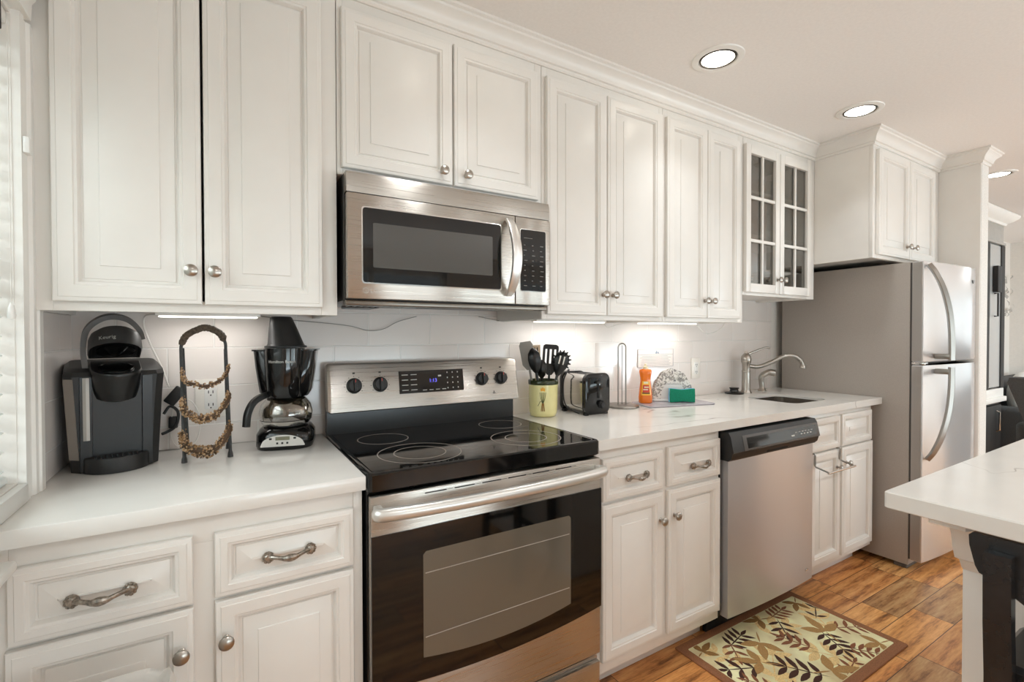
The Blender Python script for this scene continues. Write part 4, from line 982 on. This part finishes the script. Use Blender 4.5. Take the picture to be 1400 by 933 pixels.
def pat(poly, m):
    vs = [m_.bm.verts.new(onpot(u, z)) for u, z in poly]; m_.face(vs, m)
def stroke(pts, w_, m):
    sp = spline([(u, z, 0) for u, z in pts], 5)
    for a, b in zip(sp, sp[1:]):
        d = (b-a).normalized(); n_ = Vector((-d.y, d.x, 0))*w_
        pat([(a.x-n_.x, a.y-n_.y), (b.x-n_.x, b.y-n_.y), (b.x+n_.x, b.y+n_.y), (a.x+n_.x, a.y+n_.y)], m)
for k in range(5): stroke([(.002*(k-2)*.4, .062), ((k-2)*.0045, .085), ((k-2)*.006, .108)], .0011, 0)
stroke([(0, .064), (-.010, .070), (-.018, .056), (-.022, .050)], .0011, 0)
for k in range(4): stroke([((k-1.5)*.002, .062), ((k-1.5)*.0035, .045), ((k-1.5)*.005, .028)], .0012, 1)
stroke([(-.010, .118), (0, .121), (.010, .117)], .006, 2); stroke([(-.004, .124), (.004, .125)], .005, 2)
part('painted_flower', m_, [M['stem'], M['terr'], M['flow']], t, True)
G = 'utensils in the cream crock'
def ut(name, build, mats, label, x, y, lean, turn, cat='utensil'):
    """utensil built with its grip foot at the origin and the head up; lean in degrees"""
    m_ = MB(); build(m_); m_.xf(Matrix.Translation((UX+x, UY+y, .925)) @ Matrix.Rotation(math.radians(turn), 4, 'Z') @ Matrix.Rotation(math.radians(lean), 4, 'Y'))
    single(name, m_, mats, label, cat)
def flatpoly(m_, poly, z0, y0, th, mi=0):
    m_.prism([(x, z+z0) for x, z in poly], 'y', y0-th/2, y0+th/2, mi)
def stick(m_, h, r=.005): m_.tube([(0, 0, 0), (0, 0, h)], r, 8)
def bowlhead(m_, rows):
    m_.loft([[Vector((wd*math.cos(2*PI*i/16), .004*math.sin(2*PI*i/16)-dp-.006*(1-abs(math.cos(2*PI*i/16)))*(wd > .015), z)) for i in range(16)] for wd, dp, z in rows])
def b_spoon(m_):
    stick(m_, .185, .0058)
    bowlhead(m_, ((.006, 0, .178), (.016, .003, .192), (.025, .008, .215), (.028, .011, .240), (.024, .009, .265), (.012, .004, .282), (.003, .001, .288)))
def b_turner(m_):
    stick(m_, .20, .005); flatpoly(m_, [(-.012, .19), (.012, .19), (.028, .215), (.030, .30), (.022, .315), (-.022, .315), (-.030, .30), (-.028, .215)], 0, 0, .004)
def b_slotted(m_):
    stick(m_, .19, .005)
    for x in (-.029, -.010, .010, .029): m_.box(x-.0055, x+.0055, -.002, .002, .20, .285, .001)
    flatpoly(m_, [(-.010, .165), (.010, .165), (.035, .200), (.035, .215), (-.035, .215), (-.035, .200)], 0, 0, .0042)
    flatpoly(m_, [(-.035, .278), (.035, .278), (.033, .293), (.024, .299), (-.024, .299), (-.033, .293)], 0, 0, .0042)
def b_narrow(m_):
    stick(m_, .20, .005); flatpoly(m_, [(-.010, .185), (.010, .185), (.022, .22), (.026, .295), (-.026, .295), (-.022, .22)], 0, 0, .004)
    for x in (-.012, 0, .012): m_.box(x-.0022, x+.0022, -.0026, .0026, .225, .285, 0, 1)
def b_pasta(m_):
    stick(m_, .185, .0062)
    bowlhead(m_, ((.007, 0, .170), (.020, .004, .190), (.031, .010, .215), (.034, .013, .240), (.028, .010, .262), (.014, .004, .276)))
    for k in range(11):
        a = -.5+(PI+1.0)*k/10; m_.tube([(.029*math.cos(a), -.010, .236+.034*math.sin(a)), (.040*math.cos(a), -.022, .237+.046*math.sin(a))], [.0048, .0030], 6)
    for x in (-.009, .009): m_.box(x-.0028, x+.0028, -.024, -.004, .222, .258, .001, 1)
def b_ladle(m_):
    stick(m_, .19, .005); bowlhead(m_, ((.006, 0, .150), (.016, .006, .165), (.022, .012, .190), (.020, .010, .215), (.008, .004, .232)))
ut('turner', b_turner, M['utgrey'], 'light grey solid turner standing at the back left of the cream crock', -.022, .018, -9, -31)
ut('slotted_spatula', b_narrow, [M['uttan'], M['dark']], 'tan slotted spatula behind the black spoon in the crock', -.004, .030, -3.5, -31)
ut('serving_spoon', b_spoon, M['black'], 'black serving spoon at the front left of the crock', -.016, -.022, -9, -31)
ut('ladle', b_ladle, M['black'], 'black ladle dipping low in the middle of the crock', .004, .012, -1, -31)
ut('slotted_turner', b_slotted, M['black'], 'black slotted turner standing upright in the crock', .022, .006, 4, -31)
ut('pasta_server', b_pasta, [M['black'], M['offw']], 'black toothed pasta server leaning right over the toaster', .004, -.022, 15, -31)

# ================================================================== TOASTER
TX, TY = 1.406, 1.690
t = thing('toaster', 'chrome toaster with black ends beside the utensil crock', 'toaster', (TX, TY, .914))
def tsec(y, k=1.0, zb=.012, zt=.178): return [Vector((x*k, y, zb+(z-zb)*1.0)) for x, z in rrect(-.066, .066, zb, zt, .030, 5)]
m_ = MB(); m_.loft([tsec(-.070), tsec(.078)]); part('shell', m_, M['chrome'], t, True, angle=30)
m_ = MB()
def endsec(y, g): return [Vector((x, y, z)) for x, z in rrect(-.070-g, .070+g, .004-g, .182+g, .032, 5)]
m_.loft([endsec(-.068, 0), endsec(-.072, .001), endsec(-.088, .001), endsec(-.093, -.006)]); e1 = part('end_cap', m_, M['glossblack'], t, True, angle=40)
m_ = MB(); m_.box(-.005, .005, -.0945, -.092, .075, .150, .001); part('lever_slot', m_, M['dark'], e1, True)
m_ = MB(); m_.box(-.018, .018, -.106, -.093, .138, .150, .004); part('lever', m_, M['black'], e1, True)
m_ = MB(); m_.lathe([(.018, 0), (.017, .006), (.013, .009), (.012, .014), (0, .015)], (.018, -.093, .045), 20, '-y'); part('browning_dial', m_, M['blackm'], e1, True)
m_ = MB(); m_.loft([endsec(.076, 0), endsec(.080, .001), endsec(.090, .001), endsec(.094, -.006)]); part('end_cap', m_, M['glossblack'], t, True, angle=40)
for x in (-.024, .024):
    m_ = MB(); m_.box(x-.013, x+.013, -.058, .064, .1765, .179); part('bread_slot', m_, M['dark'], t, True)
for y in (-.075, .075):
    for x in (-.055, .055):
        m_ = MB(); m_.box(x-.01, x+.01, y-.01, y+.01, .0005, .013, .002); part('foot', m_, M['black'], t, True)
m_ = MB(); m_.tube(spline([(-.03, .085, .15), (-.05, .05, .192), (-.078, .03, .180), (-.088, .04, .14), (-.086, .04, .06), (-.080, .02, .025), (-.076, -.03, .012), (-.073, -.05, .008)], 7), .0032, 8); part('power_cord', m_, M['cordb'], t, True)

# ================================================================== PAPER TOWEL HOLDER
PX, PY = 1.668, 1.722
t = thing('paper_towel_holder', 'empty steel paper towel holder between the toaster and the soap bottle', 'paper towel holder', (PX, PY, .914))
m_ = MB(); m_.lathe([(.080, .0005), (.082, .003), (.080, .009), (.072, .012), (0, .0125)], (0, 0, 0), 40); part('base', m_, M['wire'], t, True)
dx, dy = math.sin(YAW)*.0185, -math.cos(YAW)*.0185
m_ = MB(); m_.tube([(-dx, -dy, .012), (-dx, -dy, .29)]+[(-dx*math.cos(a), -dy*math.cos(a), .29+.0185*math.sin(a)) for a in [PI*k/10 for k in range(1, 10)]]+[(dx, dy, .29), (dx, dy, .012)], .0034, 10); part('loop', m_, M['wire'], t, True)
m_ = MB(); m_.tube([(0, 0, .012), (0, 0, .300)], .0022, 8); part('center_rod', m_, M['wire'], t, True)

# ================================================================== SIGN, BOARD, SOAP, HOLDER, SPONGE
t = thing('paper_sign', 'small printed white sign fixed to the tile above the napkin holder', 'sign', (1.998, WT-.002, 1.09))
m_ = MB(); m_.box(1.862, 2.134, WT-.004, WT-.0008, 1.092, 1.187); part('sheet', m_, M['paper'], t)
m_ = MB()
for a, b, c, d in ((1.862, 2.134, 1.1855, 1.187), (1.862, 2.134, 1.092, 1.0935), (1.862, 1.8645, 1.092, 1.187), (2.1315, 2.134, 1.092, 1.187), (1.866, 2.13, 1.1575, 1.159)): m_.box(a, b, WT-.0046, WT-.0039, c, d)
rnd = random.Random(2)
for k in range(7):
    m_.box(1.875+rnd.uniform(0, .02), 2.118-rnd.uniform(0, .03), WT-.0046, WT-.0039, 1.149-k*.008, 1.1505-k*.008)
part('printed_lines', m_, M['ink'], t)
m_ = MB(); m_.prism([(1.992, 1.163), (2.008, 1.163), (2.003, 1.182)], 'y', WT-.0046, WT-.0039); m_.prism([(2.011, 1.163), (2.024, 1.163), (2.010, 1.177)], 'y', WT-.0046, WT-.0039); part('printed_emblem', m_, M['inkb'], t)
BA = math.radians(-14)
BX, BYc = 1.953, 1.655
m_ = MB(); m_.loft([[Vector((x, y, z)) for x, y in rrect(-.188+i, .188-i, -.088+i, .088-i, .012, 4)] for i, z in ((.002, 0), (0, .002), (0, .006), (.002, .008))]); m_.xf(Matrix.Translation((BX, BYc, .9145)) @ Matrix.Rotation(BA, 4, 'Z')); single('cutting_board', m_, M['board'], 'pale grey glass cutting board lying under the soap and sponge', 'cutting board')
VA = YAW-PI/2-.02          # turned towards the room
t = thing('dish_soap_bottle', 'orange dish soap bottle left of the napkin holder', 'soap bottle', (1.818, 1.712, .9226), VA-math.radians(6))
def ov(wx, wy, z, n=20): return [Vector((wx*math.cos(2*PI*i/n), wy*math.sin(2*PI*i/n), z)) for i in range(n)]
m_ = MB(); m_.loft([ov(.028, .018, 0), ov(.033, .021, .004), ov(.034, .022, .03), ov(.030, .020, .075), ov(.026, .018, .105), ov(.0255, .017, .125), ov(.029, .018, .145), ov(.031, .018, .158), ov(.028, .016, .167), ov(.012, .011, .172)]); part('bottle', m_, M['orange'], t, True, angle=60)
m_ = MB(); m_.lathe([(.012, .171), (.0125, .182), (.010, .184), (.006, .186), (.0055, .196), (0, .197)], (0, 0, 0), 16); part('cap', m_, pm('pale_cap', (240, 225, 190), .3), t, True)
m_ = MB()
def lab(u0, u1, z0, z1, mi, o=.0006):
    n_ = 8
    for i in range(n_):
        vs = []
        for u, z in ((u0+(u1-u0)*i/n_, z0), (u0+(u1-u0)*(i+1)/n_, z0), (u0+(u1-u0)*(i+1)/n_, z1), (u0+(u1-u0)*i/n_, z1)):
            k = max(0, min(1, (z-.03)/.075)); wx = .034-.008*k; wy = .022-.004*k; a = -PI/2+u
            vs.append(m_.bm.verts.new(((wx+o)*math.cos(a), (wy+o)*math.sin(a), z)))
        m_.face(vs, mi)
lab(-.75, .75, .040, .110, 0); lab(-.55, .55, .055, .092, 1, .001); lab(-.6, .6, .048, .054, 2, .001); lab(-.4, .4, .098, .108, 3, .001); lab(-.45, .3, .066, .072, 3, .0014); lab(-.3, .45, .078, .084, 3, .0014); part('label', m_, [M['labelo'], M['labelr'], M['labeld'], pm('label_pale', (235, 225, 190), .4)], t, True)
# half-round ceramic napkin holder
def china():
    m = pm('patterned_china', (232, 228, 222), .25); mp = coords(m)
    v = nd(m, 'ShaderNodeTexNoise', Scale=55.0, Detail=3.0, Distortion=1.4); ln(m, mp, 0, v, 'Vector')
    r = ramp(m, [(.44, lin((234, 230, 224))), (.52, lin((186, 180, 172))), (.60, lin((110, 106, 112))), (.68, lin((205, 200, 180)))]); ln(m, v, 'Fac', r, 'Fac'); ln(m, r, 'Color', bsdf(m), 'Base Color'); return m
t = thing('napkin_holder', 'half-round white patterned ceramic napkin holder standing behind the sponge', 'napkin holder', (1.986, 1.690, .9226), VA)
def halfround(R, n=24): return [(R*math.cos(PI*i/n)*(1+.02*math.cos(12*PI*i/n)), .012+(R*1.50)*math.sin(PI*i/n)*(1+.015*math.cos(12*PI*i/n))) for i in range(n+1)]
for y0, nm in ((-.020, 'front_plate'), (.014, 'back_plate')):
    m_ = MB(); m_.prism(halfround(.102), 'y', y0, y0+.007); o = part(nm, m_, china(), t, True)
    if nm == 'front_plate':
        m_ = MB(); m_.prism(halfround(.064), 'y', y0-.0012, y0+.001); part('centre_panel', m_, pm('china_centre', (232, 228, 224), .25), o, True)
        m_ = MB(); rnd = random.Random(9)
        for k in range(11):
            x = -.040+k*.0075; m_.tube([(x, y0-.0016, .086), (x+.003, y0-.0016, .086+rnd.uniform(.006, .014)), (x+.006, y0-.0016, .087)], .0007, 5)
        m_.prism([(0, .103), (.014, .103), (.009, .116)], 'y', y0-.002, y0-.001); part('script_decor', m_, pm('grey_decor', (110, 108, 112), .4), o, True)
m_ = MB(); m_.box(-.100, .100, -.024, .024, .0005, .0125, .003); part('base', m_, M['dish'], t, True)
t = thing('sponge', 'green and blue sponge standing in front of the napkin holder', 'sponge', (1.990, 1.630, .9226), VA)
def bone(g): return [(-.062+g, .001), (-.045, .003), (0, .006), (.045, .003), (.062-g, .001), (.063-g, .035), (.061-g, .070), (.045, .069), (0, .064), (-.045, .069), (-.061+g, .070), (-.063+g, .035)]
m_ = MB(); m_.prism(bone(0), 'y', -.012, -.003); part('scourer', m_, M['green'], t, True)
m_ = MB(); m_.prism(bone(0), 'y', -.003, .018); part('foam', m_, M['blue'], t, True)

# ================================================================== TOWEL BAR ON SINK DOOR
t = thing('towel_bar', 'wire over-the-door towel bar hooked on the left sink cabinet door', 'towel bar', (2.55, 1.20, .60))
y0 = 1.222
for x in (2.440, 2.680):
    m_ = MB(); m_.tube([(x, y0+.013, .687), (x, y0-.004, .687), (x, y0-.0055, .684), (x, y0-.0055, .632), (x, y0-.010, .626), (x, 1.152, .612)], .0042, 8); part('hook', m_, M['wire'], t)
m_ = MB(); m_.tube([(2.430, 1.152, .611), (2.690, 1.152, .611)], .0048, 10); part('bar', m_, M['chrome'], t)

# ================================================================== RUG
rx0, rx1, ry0, ry1 = 1.548, 2.372, .820, 1.302
m_ = MB(); m_.loft([[Vector((x, y, z)) for x, y in rrect(rx0+i, rx1-i, ry0+i, ry1-i, .006, 2)] for i, z in ((.001, .0006), (0, .004), (.002, .0075), (.034, .0075), (.036, .0065))], True, False, m=1)
m_.loft([[Vector((x, y, z)) for x, y in rrect(rx0+.036, rx1-.036, ry0+.036, ry1-.036, .004, 2)] for z in (.0058, .0066)], False, True, m=0)
MI = {'D': 2, 'M': 3, 'O': 4, 'T': 5, 'L': 6}
lev = [0]
def leaf(x, y, ang, L, Wd, mi):
    """one leaf of the woven pattern, base at x,y"""
    ca, sa = math.cos(ang), math.sin(ang); out = []
    for u, wv_ in ((0, 0), (.15, .55), (.4, 1), (.65, .85), (.88, .4), (1, 0), (.88, -.4), (.65, -.85), (.4, -1), (.15, -.55)):
        px, py = x+ca*L*u-sa*wv_*Wd/2, y+sa*L*u+ca*wv_*Wd/2
        if not (rx0+.038 < px < rx1-.038 and ry0+.038 < py < ry1-.038):
            px = min(max(px, rx0+.038), rx1-.038); py = min(max(py, ry0+.038), ry1-.038)
        out.append((px, py))
    m_.face([m_.bm.verts.new((px, py, .0068+lev[0]*.00002)) for px, py in out], mi)
def sprig(x, y, ang, size, n, c, fat=.30):
    lev[0] += 1; mi = MI[c]; ca, sa = math.cos(ang), math.sin(ang)
    leaf(x-ca*size*.55, y-sa*size*.55, ang, size*1.15, .006, mi)
    for k in range(n):
        u = -.35+.75*k/max(1, n-1); bx, by = x+ca*size*u, y+sa*size*u; l_ = size*(.55-.15*abs(u))
        leaf(bx, by, ang+1.05, l_, l_*fat, mi); leaf(bx, by, ang-1.05, l_, l_*fat, mi)
    leaf(x+ca*size*.42, y+sa*size*.42, ang, size*.45, size*.45*fat, mi)
def trio(x, y, ang, size, c):
    lev[0] += 1; mi = MI[c]
    for d, l_ in ((0, 1), (1.15, .8), (-1.15, .8), (PI, .7)): leaf(x, y, ang+d, size*l_, size*(.34 if d != PI else .07), mi)
for a in ((1.78, 1.03, .6, .17), (2.05, .93, 2.2, .17), (2.02, 1.19, -.6, .16), (2.25, 1.10, 1.0, .15), (1.66, .93, .2, .15), (1.68, 1.15, 1.9, .12)): sprig(a[0], a[1], a[2], a[3], 3, 'L', .42)
for args in ((1.797, 1.200, .2, .12, 4, 'D'), (2.048, 1.150, -2.3, .12, 3, 'D'), (2.290, 1.135, .5, .10, 2, 'D'), (2.135, .992, -2.0, .13, 4, 'D'), (1.668, 1.085, 2.7, .13, 3, 'D'), (1.856, .955, 2.2, .15, 4, 'D'), (1.70, .885, .8, .11, 3, 'D'),
             (2.130, 1.222, .1, .11, 4, 'M'), (2.281, 1.010, -.5, .11, 3, 'M'), (2.000, 1.060, 1.9, .12, 4, 'M'), (2.170, .900, -.9, .11, 4, 'M'), (1.735, 1.165, -2.2, .10, 3, 'M'), (1.65, 1.005, 2.2, .09, 3, 'M'), (2.02, .875, .2, .10, 3, 'M')): sprig(*args)
for args in ((1.62, 1.225, .3, .08, 'O'), (1.87, 1.14, -2.4, .11, 'T'), (2.177, 1.04, 1.2, .12, 'T'), (2.290, 1.225, -2.6, .08, 'O'), (1.940, .905, -.4, .12, 'T'), (2.285, .885, 2.9, .09, 'T'), (2.02, 1.235, 2.8, .09, 'O'), (1.76, 1.07, 2.4, .10, 'T'), (1.62, .875, 1.0, .08, 'O')): trio(*args)
single('kitchen_rug', m_, [M['rug'], M['rugb'], M['rD'], M['rM'], M['rO'], M['rT'], M['rL']], 'cream rug with brown leaf pattern and brown edge on the wood floor', 'rug')

# ================================================================== ISLAND, CORBEL, STOOL
IX0, IX1, IY0, IY1 = 1.270, 3.10, -.62, .488
t = thing('island_countertop', 'white quartz island top overhanging its left end', 'countertop', ((IX0+IX1)/2, (IY0+IY1)/2, .877))
m_ = MB(); m_.loft([[Vector((x, y, z)) for x, y in rrect(IX0+i, IX1-i, IY0+i, IY1-i, .008, 3)] for i, z in ((.002, .877), (0, .879), (0, .9115), (.0025, .914))]); part('slab', m_, M['quartz'], t)
t = thing('kitchen_island', 'white panelled kitchen island base with a bracket under the top', 'island', (2.3, -.08, 0))
m_ = MB(); m_.box(1.55, 3.05, -.56, .43, 0.0005, .8765, .003)
for k in range(11): m_.box(1.5485, 1.5505, -.52+k*.086, -.517+k*.086, .06, .86)
part('body', m_, M['trim'], t)
m_ = MB(); m_.box(1.536, 1.55, -.565, .434, .0005, .085, .003); part('plinth', m_, M['trim'], t)
cp_ = [(1.55, .876), (1.335, .876), (1.335, .850), (1.36, .845), (1.40, .842), (1.44, .828), (1.465, .80), (1.475, .765), (1.49, .735), (1.52, .722), (1.535, .70), (1.55, .69)]
for y in (.366, -.50):
    m_ = MB(); m_.prism(cp_, 'y', y, y+.062); part('corbel', m_, M['trim'], t)
# stool tucked under the overhang, back towards the camera
t = thing('counter_stool', 'black wooden counter stool tucked under the left end of the island', 'stool', (1.40, .13, 0))
def stile(y):
    m_ = MB(); sp = [(1.272, .842), (1.276, .70), (1.285, .60), (1.288, .45), (1.284, .2), (1.278, .001)]
    m_.loft([[Vector((x-.006, y-.020, z)), Vector((x-.006, y+.020, z)), Vector((x+.020, y+.020, z)), Vector((x+.020, y-.020, z))] for x, z in sp]); return m_
for y in (.302, -.040): part('back_leg', stile(y), M['stoolw'], t)
m_ = MB(); poly = [(.344, .866), (.350, .860), (.349, .84), (.340, .80), (.334, .788), (.31, .778), (.26, .745), (.131, .722), (.002, .745), (-.048, .778), (-.072, .788), (-.078, .80), (-.087, .84), (-.088, .860), (-.082, .866)]
m_.prism(poly, 'x', 1.294, 1.316); part('top_rail', m_, M['stoolw'], t)
m_ = MB(); m_.loft([[Vector((x, y, z)) for x, y in rrect(1.305+i, 1.66-i-.12, -.06+i, .322-i, .03, 4)] for i, z in ((.006, .585), (0, .592), (0, .612), (.01, .622))]); part('seat', m_, M['stoolw'], t)
for y in (.302, -.040):
    m_ = MB(); m_.loft([[Vector((x-.018, y-.018, z)), Vector((x-.018, y+.018, z)), Vector((x+.018, y+.018, z)), Vector((x+.018, y-.018, z))] for x, z in ((1.500, .59), (1.512, .001))]); part('front_leg', m_, M['stoolw'], t)
    m_ = MB(); m_.box(1.29, 1.50, y-.009, y+.009, .20, .225, .003); part('stretcher', m_, M['stoolw'], t)
m_ = MB(); m_.box(1.497, 1.515, -.03, .29, .16, .19, .003); part('footrest', m_, M['stoolw'], t)
m_ = MB(); m_.box(1.29, 1.31, -.03, .29, .50, .56, .003); part('lower_rail', m_, M['stoolw'], t)

# ================================================================== WASTE BIN
t = thing('waste_bin', 'white waste bin with a loose clear bag before the left base cabinet', 'bin', (-.19, 1.03, 0))
m_ = MB(); m_.loft([[Vector((x, y, z)) for x, y in rrect(-.19-w_, -.19+w_, 1.03-d_, 1.03+d_, .03, 4)] for w_, d_, z in ((.085, .085, .001), (.088, .088, .02), (.105, .105, .585), (.108, .108, .59), (.100, .100, .592))], True, False); part('bin', m_, M['white'], t)
m_ = MB(); rnd = random.Random(4); loops = []
base_ = rrect(-.19-.112, -.19+.112, 1.03-.112, 1.03+.112, .05, 8)
for lv, (k, z) in enumerate(((1.0, .53), (1.02, .585), (1.0, .615), (.93, .635), (.84, .628), (.80, .59))):
    lp = []
    for i, (x, y) in enumerate(base_):
        j = 0 if lv < 1 else .006*math.sin(i*.55+lv)+.003*math.sin(i*1.3+2*lv)
        lp.append(Vector((-.19+(x+.19)*k, 1.03+(y-1.03)*k, z+j)))
    loops.append(lp)
m_.loft(loops, False, False); part('bag_liner', m_, M['bag'], t, angle=80)

# ================================================================== LIVING AREA BEYOND THE END WALL
HX0, HX1, HY = 5.15, 6.10, 1.42
t = thing('display_hutch', 'tall dark-framed display hutch with white cornice beyond the end wall', 'hutch', (5.6, 1.6, 0))
m_ = MB(); m_.box(HX0, HX1-.06, HY+.02, 1.80, .001, .655, .004); base = part('lower_cabinet', m_, M['espresso'], t)
for a, b in ((5.19, 5.60), (5.62, 6.03)):
    m_ = MB(); m_.box(a, b, HY, HY+.019, .05, .63, .004); o = part('lower_door', m_, M['espresso'], base)
    m_ = MB(); m_.tube([(b-.14, HY-.004, .40), (b-.14, HY-.024, .41), (b-.14, HY-.024, .57), (b-.14, HY-.004, .58)], .006, 8); part('handle', m_, M['chrome'], o)
m_ = MB(); m_.box(HX0-.01, HX1, HY-.02, 1.80, .657, .70, .006); m_.box(HX0, HX1-.01, HY, 1.80, .70, .775, .004); part('ledge', m_, M['trim'], t)
m_ = MB(); m_.box(HX0, HX0+.07, HY, HY+.30, .777, 2.06, .004); m_.box(HX1-.095, HX1, HY, HY+.30, .777, 2.06, .004); m_.box(HX0, HX1, HY+.30, HY+.32, .777, 2.06); m_.box(5.60, 5.70, HY, HY+.03, .777, 2.06, .004); part('upper_frame', m_, M['espresso'], t)
m_ = MB(); m_.box(HX0, HX1, HY-.005, 1.79, 2.062, 2.085, .004); m_.box(HX0+.01, HX1-.01, HY+.01, 1.79, 2.085, 2.25, .003); part('frieze', m_, M['hgrey'], t)
m_ = MB(); sweep_out([(HX0, HY+.01), (HX1-.01, HY+.01), (HX1-.01, 1.79)], [(0, 2.24), (.012, 2.24), (.02, 2.26), (.05, 2.275), (.08, 2.30), (.09, 2.315), (.09, 2.328), (0, 2.328)], m_); part('cornice', m_, M['trim'], t)
m_ = MB(); m_.box(5.702, 6.003, HY+.008, HY+.020, .79, 2.05); part('glass_door', m_, pm('pale_mirror_glass', (190, 193, 193), .12, .3), t)
m_ = MB(); m_.box(5.79, 5.90, HY-.03, HY+.004, 1.63, 1.86, .004); part('door_box', m_, M['espresso'], t)
m_ = MB(); m_.tube([(5.83, HY+.004, 1.62), (5.83, HY-.02, 1.62), (5.83, HY-.02, 1.42), (5.83, HY+.004, 1.42)], .007, 8); part('handle', m_, M['iron'], t)
# decoration on the wall
t = thing('wall_ornament', 'pale floral metal ornament on the far wall above the armchair', 'ornament', (7.4, 1.80, 1.25))
m_ = MB(); m_.tube(spline([(7.55, 1.81, 1.85), (7.62, 1.80, 1.92), (7.70, 1.80, 1.84), (7.62, 1.80, 1.66), (7.50, 1.80, 1.50), (7.56, 1.80, 1.30)], 6), .008, 6); part('stem', m_, M['iron'], t)
m_ = MB(); rnd = random.Random(11)
for k in range(34):
    x = 7.35+rnd.gauss(.22, .13); z = 1.62+rnd.gauss(0, .16); a = rnd.uniform(0, 2*PI); L = rnd.uniform(.05, .10)
    m_.loft([[Vector((x+math.cos(a)*L*u-math.sin(a)*w_*s, 1.795-.02*math.sin(PI*u), z+math.sin(a)*L*u+math.cos(a)*w_*s)) for s in (-1, 1)] for u, w_ in ((0, .002), (.3, .018), (.6, .022), (1, .002))], False, False, False)
part('leaves', m_, M['hgrey'], t, angle=60)
# armchair and cushion
AX, AY = 5.05, .70
t = thing('armchair', 'charcoal upholstered armchair beyond the refrigerator, partly hidden by the island', 'armchair', (AX, AY, 0))
def soft(m_, x0, x1, y0, y1, z0, z1, r): m_.box(x0, x1, y0, y1, z0, z1, r, 0, 4)
m_ = MB(); soft(m_, 4.72, 5.45, .36, 1.02, .16, .46, .04); part('seat', m_, M['charc'], t)
m_ = MB(); m_.loft([[Vector((x, y, z)) for x, y in ((4.66+s, .33), (4.80+s, .33), (4.80+s, 1.06-q), (4.66+s, 1.06-q))] for s, q, z in ((.10, .10, .42), (.02, .06, .70), (-.04, .0, .93), (-.05, .012, .965))]); part('backrest', m_, M['charc'], t)
m_ = MB(); soft(m_, 4.72, 4.84, .40, 1.00, .94, 1.05, .03); part('headrest', m_, M['charc'], t)
for y in (.32, .96):
    m_ = MB(); soft(m_, 4.80, 5.42, y, y+.10, .40, .64, .03); part('arm', m_, M['charc'], t)
for x in (4.78, 5.38):
    for y in (.41, .97):
        m_ = MB(); m_.lathe([(.022, .001), (.03, .17)], (x, y, 0), 12); part('leg', m_, M['espresso'], t)
t = thing('sofa', 'grey sofa against the back wall past the display hutch', 'sofa', (7.0, 1.35, 0))
m_ = MB(); soft(m_, 6.25, 7.95, .95, 1.78, .05, .42, .05); part('seat', m_, M['charc'], t)
m_ = MB(); soft(m_, 6.25, 7.95, 1.55, 1.78, .40, .80, .06); part('backrest', m_, M['charc'], t)
m_ = MB(); soft(m_, 6.22, 6.42, .95, 1.78, .05, .58, .05); part('arm', m_, M['charc'], t)
m_ = MB(); m_.sphere((6.66, 1.42, .66), .24, 0, 3, (1, .42, .98)); single('cushion', m_, M['cush'], 'pale grey cushion standing on the sofa by the display hutch', 'cushion')
